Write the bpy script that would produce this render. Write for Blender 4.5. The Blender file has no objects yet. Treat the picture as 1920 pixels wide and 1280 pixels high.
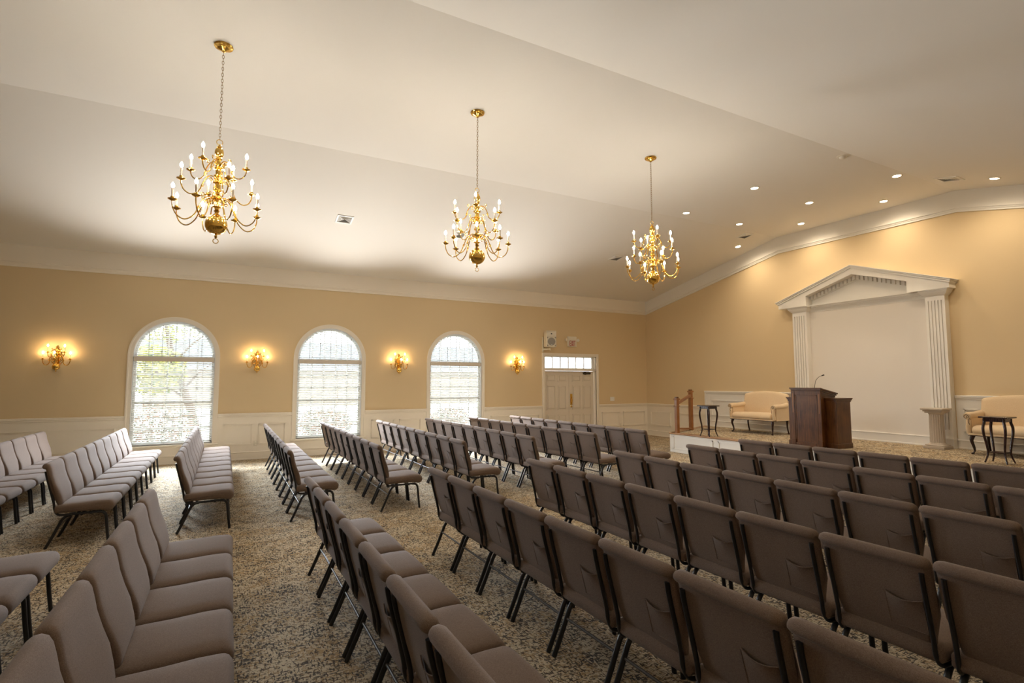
import bpy, math, random
from mathutils import Vector, Matrix
random.seed(4)
PI = math.pi
sc = bpy.context.scene
COL = sc.collection

# ------------------------------------------------------------------ camera
cam_d = bpy.data.cameras.new('camera')
cam_d.sensor_width = 36.0
cam_d.lens = 36.0 * 999.37 / 1920.0
cam_d.clip_start = 0.05
cam_d.clip_end = 400
cam = bpy.data.objects.new('camera', cam_d)
COL.objects.link(cam)
yaw, pitch, roll = math.radians(61.710), math.radians(4.369), math.radians(-0.028)
fw = Vector((math.cos(yaw) * math.cos(pitch), math.sin(yaw) * math.cos(pitch), math.sin(pitch)))
rt = Vector((math.sin(yaw), -math.cos(yaw), 0))
up = rt.cross(fw)
r2 = rt * math.cos(roll) + up * math.sin(roll)
u2 = -rt * math.sin(roll) + up * math.cos(roll)
cam.matrix_world = Matrix(((r2.x, u2.x, -fw.x, 0), (r2.y, u2.y, -fw.y, 0), (r2.z, u2.z, -fw.z, 1.64), (0, 0, 0, 1)))
sc.camera = cam

# ------------------------------------------------------------------ light and exposure
sc.view_settings.view_transform = 'Standard'
sc.view_settings.look = 'None'
sc.view_settings.gamma = 1.0
sc.view_settings.use_curve_mapping = False
sc.view_settings.exposure = 2.18
sc.cycles.max_bounces = 10
sc.cycles.diffuse_bounces = 6
sc.cycles.glossy_bounces = 4
sc.cycles.transparent_max_bounces = 12
sc.cycles.transmission_bounces = 4
sc.cycles.caustics_reflective = False
sc.cycles.caustics_refractive = False
sc.cycles.sample_clamp_indirect = 25.0

SKY = 3.2         # strength of the open sky
HORIZON = 0.6      # share of it near the horizon

SUN = 3.0
BULB = 60.0        # candle bulb emission
SCONCE = 26.0
UPL = 8.5         # watts of the added upward fill lamp inside each window
DOWNL = 33.0       # watts of the added downward fill lamp inside each window
SPOT = 14.0        # watts of each recessed lamp

world = bpy.data.worlds.new('daylight')
sc.world = world
world.use_nodes = True
wn, wl = world.node_tree.nodes, world.node_tree.links
bg = wn['Background']
wtc = wn.new('ShaderNodeTexCoord'); wsp = wn.new('ShaderNodeSeparateXYZ'); wrp = wn.new('ShaderNodeValToRGB')
wl.new(wtc.outputs['Generated'], wsp.inputs[0]); wl.new(wsp.outputs['Z'], wrp.inputs[0])
e = wrp.color_ramp.elements                      # hazy bright sky, brightest high up
e[0].position = 0.10; e[0].color = (HORIZON, HORIZON, HORIZON * 1.02, 1)
e[1].position = 0.75; e[1].color = (0.84, 0.92, 1.0, 1)
wl.new(wrp.outputs[0], bg.inputs['Color'])
bg.inputs['Strength'].default_value = SKY

sun_d = bpy.data.lights.new('sun', 'SUN')
sun_d.energy = SUN
sun_d.angle = math.radians(0.6)
sun_d.color = (1.0, 0.96, 0.88)
sun = bpy.data.objects.new('sun', sun_d)
COL.objects.link(sun)
sun.rotation_euler = Vector((-0.95, -0.03, 1.0)).to_track_quat('Z', 'Y').to_euler()
sun.location = (0, -10, 30)

for wx in (-0.897, 2.149, 5.273):   # unseen area lamps added inside each window, standing in for paving and sky daylight
    for nm, watts, colr, zc, tilt, spread in (('window_fill_up', UPL, (1.0, 0.96, 0.90), 1.75, 43, 90), ('window_fill_down', DOWNL, (0.84, 0.92, 1.0), 1.55, -28, 118)):
        al = bpy.data.lights.new(nm, 'AREA'); al.shape = 'RECTANGLE'; al.size = 1.25; al.size_y = 0.7
        al.energy = watts; al.color = colr; al.spread = math.radians(spread)
        ao = bpy.data.objects.new(nm, al); COL.objects.link(ao)
        t_ = math.radians(tilt)
        ao.location = (wx, 12.58, zc); ao.rotation_euler = Vector((0, math.cos(t_), -math.sin(t_))).to_track_quat('Z', 'Y').to_euler()

# room dimensions (metres); X runs towards the stage wall, Y towards the window wall
WY, LX, BX, RY = 12.838, 11.738, -9.0, -1.05
ZC, ZCT, ZK = 3.767, 4.167, 5.15
K1, K2 = 8.15, 4.556
SLOPE = (ZK - ZCT) / (WY - K1)
def zceil(y):
    return ZK - SLOPE * max(0, y - K1, K2 - y)
FH = 0.445       # stage floor height
WINX = [-0.897, 2.149, 5.273]
WR, WSILL, WARC = 0.715, 0.385, 2.175
DX0, DX1, DTOP = 7.95, 9.75, 2.385

# ------------------------------------------------------------------ materials
def nodes_of(m):
    m.use_nodes = True
    nt = m.node_tree
    return nt, nt.nodes, nt.links, nt.nodes['Principled BSDF']

def mat(name, col, rough=0.5, metal=0.0, spec=0.5, emis=None, estr=0.0, bump=0.0, bscale=200.0, var=0.0, vscale=3.0, sheen=0.0, vmul=None):
    m = bpy.data.materials.new(name)
    nt, N, L, b = nodes_of(m)
    b.inputs['Base Color'].default_value = (*col, 1)
    b.inputs['Roughness'].default_value = rough
    b.inputs['Metallic'].default_value = metal
    b.inputs['Specular IOR Level'].default_value = spec
    if sheen: b.inputs['Sheen Weight'].default_value = sheen
    if emis:
        b.inputs['Emission Color'].default_value = (*emis, 1)
        b.inputs['Emission Strength'].default_value = estr
    if bump or var:
        tc = N.new('ShaderNodeTexCoord')
    if var:
        n = N.new('ShaderNodeTexNoise'); n.inputs['Scale'].default_value = vscale; n.inputs['Detail'].default_value = 5
        L.new(tc.outputs['Object'], n.inputs['Vector'])
        mx = N.new('ShaderNodeMix'); mx.data_type = 'RGBA'
        mx.inputs[6].default_value = (*[c * (1 - var) for c in col], 1)
        mx.inputs[7].default_value = (*[min(1, c * (1 + var)) for c in col], 1)
        L.new(n.outputs['Fac'], mx.inputs[0]); L.new(mx.outputs[2], b.inputs['Base Color'])
    if bump:
        n = N.new('ShaderNodeTexNoise'); n.inputs['Scale'].default_value = bscale; n.inputs['Detail'].default_value = 3
        L.new(tc.outputs['Object'], n.inputs['Vector'])
        bp = N.new('ShaderNodeBump'); bp.inputs['Strength'].default_value = bump; bp.inputs['Distance'].default_value = 0.004
        L.new(n.outputs['Fac'], bp.inputs['Height']); L.new(bp.outputs['Normal'], b.inputs['Normal'])
    return m

def carpet_mat():
    m = bpy.data.materials.new('woven_fleck_carpet')
    nt, N, L, b = nodes_of(m)
    b.inputs['Roughness'].default_value = 0.95
    b.inputs['Specular IOR Level'].default_value = 0.1
    tc = N.new('ShaderNodeTexCoord')
    def noise(sx, sy, detail, dist=0.0, off=0.0, rough=0.6):
        mp = N.new('ShaderNodeMapping'); mp.inputs['Scale'].default_value = (sx, sy, 1); mp.inputs['Location'].default_value = (off, off * 1.7, 0)
        n = N.new('ShaderNodeTexNoise'); n.inputs['Scale'].default_value = 1.0; n.inputs['Detail'].default_value = detail; n.inputs['Distortion'].default_value = dist
        n.inputs['Roughness'].default_value = rough
        L.new(tc.outputs['Object'], mp.inputs['Vector']); L.new(mp.outputs['Vector'], n.inputs['Vector'])
        return n.outputs['Fac']
    def math_(op, a, c=None):
        q = N.new('ShaderNodeMath'); q.operation = op
        for i, v in enumerate((a, c)):
            if v is None: continue
            if isinstance(v, (int, float)): q.inputs[i].default_value = v
            else: L.new(v, q.inputs[i])
        return q.outputs[0]
    def ramp(f, pts):
        r = N.new('ShaderNodeValToRGB'); e = r.color_ramp.elements
        while len(e) < len(pts): e.new(0.5)
        for k, (p, c) in enumerate(pts): e[k].position = p; e[k].color = (*c, 1) if len(c) == 3 else c
        L.new(f, r.inputs[0]); return r.outputs[0]
    def mix(f, a, c):
        q = N.new('ShaderNodeMix'); q.data_type = 'RGBA'
        L.new(f, q.inputs[0])
        for i, v in ((6, a), (7, c)):
            if isinstance(v, tuple): q.inputs[i].default_value = (*v, 1)
            else: L.new(v, q.inputs[i])
        return q.outputs[2]
    ax = noise(26, 84, 2.0, 0.35, 0.0, 0.5)            # dashes along X
    ay = noise(84, 26, 2.0, 0.35, 7.0, 0.5)            # dashes along Y
    bx = noise(20, 66, 2.0, 0.3, 31.0, 0.5)
    by = noise(66, 20, 2.0, 0.3, 37.0, 0.5)
    fine = noise(230, 230, 1, 0, 3.0)
    cl = noise(7, 7, 3, 0.6, 11.0)                      # drifting clusters
    gold = noise(4, 4, 3, 0.8, 23.0)
    dash = math_('MINIMUM', ax, ay)
    d3 = math_('ADD', dash, math_('MULTIPLY', math_('SUBTRACT', cl, 0.5), 0.22))
    dark = ramp(d3, [(0.405, (1, 1, 1)), (0.45, (0, 0, 0))])
    br = math_('ADD', math_('MAXIMUM', bx, by), math_('MULTIPLY', math_('SUBTRACT', gold, 0.5), 0.45))
    brown = ramp(br, [(0.54, (0, 0, 0)), (0.60, (1, 1, 1))])
    base = ramp(fine, [(0.3, (0.52, 0.44, 0.31)), (0.7, (0.74, 0.64, 0.48))])
    bro = ramp(gold, [(0.35, (0.24, 0.145, 0.075)), (0.65, (0.42, 0.27, 0.12))])
    drk = ramp(cl, [(0.35, (0.05, 0.048, 0.05)), (0.65, (0.11, 0.082, 0.062))])
    c1 = mix(math_('MULTIPLY', brown, 0.75), base, bro)
    c2 = mix(math_('MULTIPLY', dark, 0.95), c1, drk)
    L.new(c2, b.inputs['Base Color'])
    bp = N.new('ShaderNodeBump'); bp.inputs['Strength'].default_value = 0.5; bp.inputs['Distance'].default_value = 0.006
    L.new(d3, bp.inputs['Height']); L.new(bp.outputs['Normal'], b.inputs['Normal'])
    return m

def fabric_mat(name, c_lo, c_hi, weave=520.0, rough=0.9, sheen=0.10):
    m = bpy.data.materials.new(name)
    nt, N, L, b = nodes_of(m)
    b.inputs['Roughness'].default_value = rough
    b.inputs['Specular IOR Level'].default_value = 0.15
    b.inputs['Sheen Weight'].default_value = sheen
    b.inputs['Sheen Roughness'].default_value = 0.5
    tc = N.new('ShaderNodeTexCoord')
    fs_ = []
    for scl in ((1, 1, .25), (.25, 1, 1), (1, .25, 1)):
        mp = N.new('ShaderNodeMapping'); mp.inputs['Scale'].default_value = scl
        n = N.new('ShaderNodeTexNoise'); n.inputs['Scale'].default_value = weave; n.inputs['Detail'].default_value = 2
        L.new(tc.outputs['Object'], mp.inputs['Vector']); L.new(mp.outputs['Vector'], n.inputs['Vector']); fs_.append(n.outputs['Fac'])
    a = N.new('ShaderNodeMath'); a.operation = 'ADD'; L.new(fs_[0], a.inputs[0]); L.new(fs_[1], a.inputs[1])
    a3 = N.new('ShaderNodeMath'); a3.operation = 'ADD'; L.new(a.outputs[0], a3.inputs[0]); L.new(fs_[2], a3.inputs[1])
    a2 = N.new('ShaderNodeMath'); a2.operation = 'DIVIDE'; L.new(a3.outputs[0], a2.inputs[0]); a2.inputs[1].default_value = 3; a3 = a2
    r = N.new('ShaderNodeValToRGB'); r.color_ramp.elements[0].position = 0.36; r.color_ramp.elements[0].color = (*c_lo, 1)
    r.color_ramp.elements[1].position = 0.64; r.color_ramp.elements[1].color = (*c_hi, 1)
    L.new(a3.outputs[0], r.inputs[0]); L.new(r.outputs[0], b.inputs['Base Color'])
    bp = N.new('ShaderNodeBump'); bp.inputs['Strength'].default_value = 0.35; bp.inputs['Distance'].default_value = 0.002
    L.new(a3.outputs[0], bp.inputs['Height']); L.new(bp.outputs['Normal'], b.inputs['Normal'])
    return m

def wood_mat(name, c1, c2, rough=0.32, axis='Z', scale=5.0):
    m = bpy.data.materials.new(name)
    nt, N, L, b = nodes_of(m)
    b.inputs['Roughness'].default_value = rough
    tc = N.new('ShaderNodeTexCoord'); mp = N.new('ShaderNodeMapping')
    s = {'X': (0.7, 14, 14), 'Y': (14, 0.7, 14), 'Z': (14, 14, 0.7)}[axis]
    mp.inputs['Scale'].default_value = s
    n = N.new('ShaderNodeTexNoise'); n.inputs['Scale'].default_value = scale; n.inputs['Detail'].default_value = 6; n.inputs['Distortion'].default_value = 0.8
    L.new(tc.outputs['Object'], mp.inputs['Vector']); L.new(mp.outputs['Vector'], n.inputs['Vector'])
    n2 = N.new('ShaderNodeTexNoise'); n2.inputs['Scale'].default_value = 4; n2.inputs['Detail'].default_value = 3
    L.new(tc.outputs['Object'], n2.inputs['Vector'])
    ad = N.new('ShaderNodeMath'); ad.operation = 'MULTIPLY_ADD'; L.new(n.outputs['Fac'], ad.inputs[0]); ad.inputs[1].default_value = 0.6
    m2 = N.new('ShaderNodeMath'); m2.operation = 'MULTIPLY'; L.new(n2.outputs['Fac'], m2.inputs[0]); m2.inputs[1].default_value = 0.4
    L.new(m2.outputs[0], ad.inputs[2])
    r = N.new('ShaderNodeValToRGB'); r.color_ramp.elements[0].position = 0.36; r.color_ramp.elements[0].color = (*c1, 1)
    r.color_ramp.elements[1].position = 0.66; r.color_ramp.elements[1].color = (*c2, 1)
    L.new(ad.outputs[0], r.inputs[0]); L.new(r.outputs[0], b.inputs['Base Color'])
    return m

def glass_mat():
    m = bpy.data.materials.new('window_glass'); m.use_nodes = True
    nt = m.node_tree; N, L = nt.nodes, nt.links; N.clear()
    o = N.new('ShaderNodeOutputMaterial'); mx = N.new('ShaderNodeMixShader'); t = N.new('ShaderNodeBsdfTransparent')
    g = N.new('ShaderNodeBsdfGlossy'); g.inputs['Roughness'].default_value = 0.02
    t.inputs[0].default_value = (0.93, 0.96, 0.95, 1)
    f = N.new('ShaderNodeFresnel'); f.inputs['IOR'].default_value = 1.35
    L.new(f.outputs[0], mx.inputs[0]); L.new(t.outputs[0], mx.inputs[1]); L.new(g.outputs[0], mx.inputs[2]); L.new(mx.outputs[0], o.inputs[0])
    return m

def leaf_mat(name, c1, c2):
    m = bpy.data.materials.new(name)
    nt, N, L, b = nodes_of(m)
    tc = N.new('ShaderNodeTexCoord'); n = N.new('ShaderNodeTexNoise'); n.inputs['Scale'].default_value = 6
    L.new(tc.outputs['Object'], n.inputs['Vector'])
    r = N.new('ShaderNodeValToRGB'); r.color_ramp.elements[0].position = 0.38; r.color_ramp.elements[0].color = (*c1, 1)
    r.color_ramp.elements[1].position = 0.62; r.color_ramp.elements[1].color = (*c2, 1)
    L.new(n.outputs['Fac'], r.inputs[0]); L.new(r.outputs[0], b.inputs['Base Color'])
    b.inputs['Roughness'].default_value = 0.6
    return m

M = {}
M['wall'] = mat('tan_wall_paint', (0.70, 0.555, 0.345), 0.75, spec=0.25, bump=0.12, bscale=160)
M['ceil'] = mat('white_ceiling_paint', (0.80, 0.775, 0.73), 0.9, spec=0.1, bump=0.05, bscale=120)
M['trim'] = mat('cream_trim_paint', (0.84, 0.78, 0.68), 0.42, spec=0.4)
M['white'] = mat('white_stage_paint', (0.80, 0.78, 0.74), 0.42, spec=0.4)
M['panelw'] = mat('white_alcove_paint', (0.76, 0.72, 0.67), 0.6, spec=0.3, bump=0.05)
M['door'] = mat('cream_door_paint', (0.72, 0.65, 0.55), 0.4)
M['vinyl'] = mat('white_window_vinyl', (0.85, 0.85, 0.84), 0.35)
M['slat'] = mat('white_blind_slat', (0.86, 0.86, 0.85), 0.45)
M['cord'] = mat('grey_ladder_cord', (0.30, 0.27, 0.25), 0.8)
M['headrail'] = mat('cream_blind_valance', (0.66, 0.60, 0.52), 0.45)
M['carpet'] = carpet_mat()
M['fabric'] = fabric_mat('taupe_chair_fabric', (0.118, 0.080, 0.060), (0.240, 0.178, 0.143))
M['pocketf'] = fabric_mat('taupe_pocket_fabric', (0.110, 0.074, 0.056), (0.225, 0.166, 0.133))
M['black'] = mat('black_chair_metal', (0.012, 0.012, 0.014), 0.34, spec=0.5)
M['steel'] = mat('dark_stretcher_metal', (0.06, 0.052, 0.048), 0.5, spec=0.35)
M['rubber'] = mat('black_rubber', (0.01, 0.01, 0.01), 0.7)
M['brass'] = mat('polished_brass', (0.83, 0.53, 0.13), 0.13, metal=1.0)
M['brassd'] = mat('aged_brass_chain', (0.30, 0.20, 0.09), 0.35, metal=1.0)
M['candle'] = mat('cream_candle_sleeve', (0.80, 0.68, 0.55), 0.6)
M['bulb'] = mat('lit_chandelier_bulb', (1, 0.9, 0.75), 0.3, emis=(1.0, 0.89, 0.73), estr=BULB)
M['bulbs'] = mat('lit_sconce_bulb', (1, 0.9, 0.7), 0.3, emis=(1.0, 0.66, 0.30), estr=SCONCE)
M['lamp'] = mat('lit_downlight_lens', (1, 0.95, 0.85), 0.4, emis=(1.0, 0.80, 0.55), estr=9.0)
M['lampring'] = mat('white_downlight_ring', (0.72, 0.68, 0.60), 0.4)
M['ventw'] = mat('white_vent_metal', (0.82, 0.81, 0.78), 0.4)
M['ventd'] = mat('grey_vent_shadow_metal', (0.26, 0.24, 0.21), 0.6)
M['plast'] = mat('off_white_plastic', (0.74, 0.69, 0.58), 0.4)
M['grille'] = mat('grey_speaker_grille', (0.30, 0.28, 0.25), 0.5, bump=0.5, bscale=500)
M['dark'] = mat('dark_recess', (0.03, 0.028, 0.025), 0.6)
M['red'] = mat('red_exit_letters', (0.42, 0.02, 0.02), 0.5)
M['bronze'] = mat('dark_bronze_closer', (0.05, 0.04, 0.03), 0.4, metal=0.6)
M['pod'] = wood_mat('dark_walnut_podium', (0.045, 0.016, 0.006), (0.17, 0.070, 0.022), 0.28)
M['oak'] = wood_mat('oak_handrail', (0.19, 0.072, 0.020), (0.36, 0.155, 0.048), 0.35)
M['oaky'] = wood_mat('oak_nosing', (0.24, 0.12, 0.05), (0.42, 0.24, 0.115), 0.35, axis='Y')
M['mahog'] = wood_mat('mahogany_furniture', (0.012, 0.006, 0.007), (0.05, 0.018, 0.016), 0.22)
M['damask'] = fabric_mat('cream_damask', (0.66, 0.50, 0.31), (0.80, 0.65, 0.46), weave=300, rough=0.7, sheen=0.3)
M['plaster'] = mat('stone_white_plaster', (0.56, 0.50, 0.44), 0.8, bump=0.15, bscale=60)
M['glass'] = glass_mat()
M['ground'] = mat('pale_paving', (0.55, 0.54, 0.50), 0.9, var=0.2, vscale=0.8)
M['grass'] = mat('lawn', (0.16, 0.22, 0.06), 0.9, var=0.4, vscale=4)
M['bark'] = mat('grey_brown_bark', (0.07, 0.045, 0.032), 0.9, bump=0.6, bscale=30, var=0.3, vscale=12)
M['leafg'] = leaf_mat('yellow_green_leaves', (0.05, 0.08, 0.015), (0.30, 0.26, 0.04))
M['leafr'] = leaf_mat('red_green_shrub_leaves', (0.02, 0.04, 0.015), (0.20, 0.09, 0.06))
M['brick'] = mat('pale_house_wall', (0.16, 0.135, 0.11), 0.9, var=0.15)
M['roof'] = mat('grey_house_roof', (0.05, 0.05, 0.055), 0.9, var=0.2)

# ------------------------------------------------------------------ mesh helpers
class MB:
    def __init__(s): s.v = []; s.f = []
    def add(s, vs, fs):
        o = len(s.v); s.v += [tuple(p) for p in vs]; s.f += [tuple(i + o for i in f) for f in fs]; return s
    def box(s, x0, x1, y0, y1, z0, z1):
        return s.add([(x0, y0, z0), (x1, y0, z0), (x1, y1, z0), (x0, y1, z0), (x0, y0, z1), (x1, y0, z1), (x1, y1, z1), (x0, y1, z1)],
                     [(0, 3, 2, 1), (4, 5, 6, 7), (0, 1, 5, 4), (1, 2, 6, 5), (2, 3, 7, 6), (3, 0, 4, 7)])
    def bbox(s, x0, x1, y0, y1, z0, z1, b=0.005):   # box with chamfered edges
        b = min(b, (x1 - x0) / 2.01, (y1 - y0) / 2.01, (z1 - z0) / 2.01)
        V = []; idx = {}
        def P(i, j, k, a):
            key = (i, j, k, a)
            if key not in idx:
                x = (x0, x1)[i]; y = (y0, y1)[j]; z = (z0, z1)[k]
                sx, sy, sz = (1, -1)[i], (1, -1)[j], (1, -1)[k]
                if a != 0: x += sx * b
                if a != 1: y += sy * b
                if a != 2: z += sz * b
                idx[key] = len(V); V.append((x, y, z))
            return idx[key]
        F = []
        for i in (0, 1): F.append([P(i, j, k, 0) for j, k in ((0, 0), (1, 0), (1, 1), (0, 1))][::(1 if i else -1)])
        for j in (0, 1): F.append([P(i, j, k, 1) for i, k in ((0, 0), (1, 0), (1, 1), (0, 1))][::(-1 if j else 1)])
        for k in (0, 1): F.append([P(i, j, k, 2) for i, j in ((0, 0), (1, 0), (1, 1), (0, 1))][::(1 if k else -1)])
        for i in (0, 1):
            for j in (0, 1): F.append((P(i, j, 0, 0), P(i, j, 1, 0), P(i, j, 1, 1), P(i, j, 0, 1)))
            for k in (0, 1): F.append((P(i, 0, k, 0), P(i, 1, k, 0), P(i, 1, k, 2), P(i, 0, k, 2)))
        for j in (0, 1):
            for k in (0, 1): F.append((P(0, j, k, 1), P(1, j, k, 1), P(1, j, k, 2), P(0, j, k, 2)))
        for i in (0, 1):
            for j in (0, 1):
                for k in (0, 1): F.append((P(i, j, k, 0), P(i, j, k, 1), P(i, j, k, 2)))
        return s.add(V, F)
    def prism(s, poly, a0, a1, ax='Y'):
        """polygon of (p,q) extruded along ax; (p,q) = the two other axes in order"""
        def pt(p, q, a): return {'X': (a, p, q), 'Y': (p, a, q), 'Z': (p, q, a)}[ax]
        n = len(poly)
        vs = [pt(p, q, a0) for p, q in poly] + [pt(p, q, a1) for p, q in poly]
        return s.add(vs, [tuple(range(n)), tuple(range(2 * n - 1, n - 1, -1))] + [(i, (i + 1) % n, n + (i + 1) % n, n + i) for i in range(n)])
    def tube(s, pts, r, n=8, caps=True, closed=False, flat=1.0):
        P = [Vector(p) for p in pts]; m = len(P)
        R = r if isinstance(r, (list, tuple)) else [r] * m
        T = []
        for i in range(m):
            if closed: t = P[(i + 1) % m] - P[i - 1]
            else: t = P[min(i + 1, m - 1)] - P[max(i - 1, 0)]
            T.append(t.normalized() if t.length > 1e-9 else Vector((0, 0, 1)))
        a = Vector((0, 0, 1)) if abs(T[0].z) < 0.9 else Vector((0, 1, 0))
        u = T[0].cross(a).normalized(); vs = []
        for i in range(m):
            u = (u - T[i] * u.dot(T[i])).normalized(); w = T[i].cross(u)
            for k in range(n):
                an = 2 * PI * k / n
                vs.append(P[i] + u * (R[i] * math.cos(an) * flat) + w * (R[i] * math.sin(an)))
        fs = []
        for i in range(m if closed else m - 1):
            j = (i + 1) % m
            for k in range(n): fs.append((i * n + k, i * n + (k + 1) % n, j * n + (k + 1) % n, j * n + k))
        if caps and not closed: fs += [tuple(range(n - 1, -1, -1)), tuple((m - 1) * n + k for k in range(n))]
        return s.add(vs, fs)
    def lathe(s, prof, n=20, c=(0, 0, 0), cap=True):
        vs = [(c[0] + r * math.cos(2 * PI * k / n), c[1] + r * math.sin(2 * PI * k / n), c[2] + z) for r, z in prof for k in range(n)]
        fs = [(i * n + k, i * n + (k + 1) % n, (i + 1) * n + (k + 1) % n, (i + 1) * n + k) for i in range(len(prof) - 1) for k in range(n)]
        if cap: fs += [tuple(range(n - 1, -1, -1)), tuple((len(prof) - 1) * n + k for k in range(n))]
        return s.add(vs, fs)
    def xform(s, mtx):
        s.v = [tuple(mtx @ Vector(p)) for p in s.v]; return s
    def merge(s, o): return s.add(o.v, o.f)
    def build(s, name, material, parent=None, smooth=None, kind=None, loc=None):
        me = bpy.data.meshes.new(name)
        me.from_pydata(s.v, [], s.f); me.update()
        import bmesh
        bm = bmesh.new(); bm.from_mesh(me); bmesh.ops.recalc_face_normals(bm, faces=bm.faces)
        if smooth is not None:
            for f in bm.faces: f.smooth = True
            for e in bm.edges:
                if len(e.link_faces) == 2:
                    if e.calc_face_angle(0) > math.radians(smooth): e.smooth = False
        bm.to_mesh(me); bm.free()
        me.materials.append(M[material])
        o = bpy.data.objects.new(name, me); COL.objects.link(o)
        if parent: o.parent = parent
        if loc: o.location = loc
        if kind: o['kind'] = kind
        return o

def tag(o, label, cat, group=None, kind=None):
    o['label'] = label; o['category'] = cat
    if group: o['group'] = group
    if kind: o['kind'] = kind
    return o
def empty(name, loc=(0, 0, 0), rz=0.0):
    o = bpy.data.objects.new(name, None); COL.objects.link(o); o.empty_display_size = 0.1
    o.location = loc; o.rotation_euler = (0, 0, rz); return o
def copy_tree(o, parent=None):
    c = o.copy(); COL.objects.link(c); c.parent = parent
    for ch in list(o.children): copy_tree(ch, c)
    return c
def struct(o): o['kind'] = 'structure'; return o
def arc(cx, cz, r, a0, a1, n): return [(cx + r * math.cos(a0 + (a1 - a0) * i / n), cz + r * math.sin(a0 + (a1 - a0) * i / n)) for i in range(n + 1)]
def smooth_path(pts, k=5):
    P = [Vector(p) for p in pts]; out = []
    for i in range(len(P) - 1):
        p0, p1, p2, p3 = P[max(i - 1, 0)], P[i], P[i + 1], P[min(i + 2, len(P) - 1)]
        for j in range(k):
            t = j / k
            out.append(0.5 * ((2 * p1) + (-p0 + p2) * t + (2 * p0 - 5 * p1 + 4 * p2 - p3) * t * t + (-p0 + 3 * p1 - 3 * p2 + p3) * t ** 3))
    out.append(P[-1]); return out

# ------------------------------------------------------------------ shell
MB().box(BX, LX + .2, RY, WY + .2, -0.12, 0).build('floor', 'carpet', kind='structure')
TH = 0.15
cm = MB()
for (ya, yb) in ((WY + TH, K1), (K1, K2), (K2, RY - TH)):
    za = ZK - SLOPE * max(0, ya - K1, K2 - ya); zb = ZK - SLOPE * max(0, yb - K1, K2 - yb)
    cm.prism([(ya, za), (yb, zb), (yb, zb + .12), (ya, za + .12)], BX - TH, LX + TH, 'X')
cm.build('ceiling', 'ceil', kind='structure')

# window wall with its openings (extruded panels)
ww = MB()
ztop = zceil(WY) + 0.02
def wbox(x0, x1, z0, z1): ww.box(x0, x1, WY, WY + TH, z0, z1)
edges = [BX - TH]
for cx in WINX: edges += [cx - WR, cx + WR]
edges += [DX0, DX1, LX + TH]
for i in range(0, len(edges), 2): wbox(edges[i], edges[i + 1], 0, ztop)
for cx in WINX:
    wbox(cx - WR, cx + WR, 0, WSILL)
    a = arc(cx, WARC, WR, PI, 0, 36)
    for (xa, za), (xb, zb) in zip(a, a[1:]):
        ww.prism([(xa, za), (xb, zb), (xb, ztop), (xa, ztop)], WY, WY + TH, 'Y')
wbox(DX0, DX1, DTOP, ztop)
ww.build('wall_left', 'wall', kind='structure')
fwall = MB()
fwall.prism([(WY, 0), (WY, zceil(WY)), (K1, ZK), (K2, ZK), (RY, zceil(RY)), (RY, 0)], LX, LX + TH, 'X')
fwall.build('wall_front', 'wall', kind='structure')
MB().prism([(WY + TH, 0), (WY + TH, zceil(WY)), (K1, ZK), (K2, ZK), (RY - TH, zceil(RY)), (RY - TH, 0)], BX - TH, BX, 'X').build('wall_back', 'wall', kind='structure')
MB().box(BX, LX, RY - TH, RY, 0, zceil(RY)).build('wall_right', 'wall', kind='structure')

# crown: a tall vertical frieze with a small moulding at its foot
c = MB().box(BX, LX - .03, WY - .03, WY, ZC + .05, zceil(WY - .03) + .004)
c.prism([(WY, ZC), (WY - .022, ZC), (WY - .026, ZC + .035), (WY - .05, ZC + .06), (WY - .055, ZC + .078), (WY - .03, ZC + .092), (WY, ZC + .092)], BX, LX, 'X')
c.build('trim_1', 'trim', kind='structure')
c = MB()
ys = [WY, K1, K2, RY]
def zcrown(y): return zceil(y) - 0.376 if y < WY - 0.01 else ZC
for ya, yb in zip(ys, ys[1:]):
    za, zb = zceil(ya), zceil(yb)
    c.prism([(ya, za - .33), (ya, za), (yb, zb), (yb, zb - .33)], LX - .03, LX, 'X')
    for (d0, d1, px) in ((.40, .365, .022), (.365, .338, .036), (.338, .320, .055)):
        c.prism([(ya, za - d0 + (.0)), (ya, za - d1), (yb, zb - d1), (yb, zb - d0)], LX - px, LX, 'X')
c.build('trim_2', 'white', kind='structure')

# chair rails, wainscot, baseboards on the window wall
def rail_profile(w, out=-1):   # (offset from wall, z) profile; returns closed polygon
    return [(0, w - .115), (.008, w - .115), (.010, w - .085), (.024, w - .070), (.028, w - .045), (.045, w - .038), (.048, w - .008), (.040, w), (0, w)]
def base_profile(z0, h=0.165):
    return [(0, z0), (.022, z0), (.022, z0 + .02), (.016, z0 + .03), (.016, z0 + h - .02), (.028, z0 + h - .012), (.024, z0 + h), (0, z0 + h)]
def frame_x(mb, x0, x1, z0, z1, y, w=.034, t=.024):   # raised picture-frame moulding on a wall facing -Y
    for k, (i, tt) in enumerate(((0, t), (w * .55, t * .55))):
        a, b2, c2, d = x0 + i, x1 - i, z0 + i, z1 - i; ww_ = w * (.5 if k == 0 else .45)
        mb.box(a, b2, y - tt, y, c2, c2 + ww_); mb.box(a, b2, y - tt, y, d - ww_, d)
        mb.box(a, a + ww_, y - tt, y, c2, d); mb.box(b2 - ww_, b2, y - tt, y, c2, d)
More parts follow.
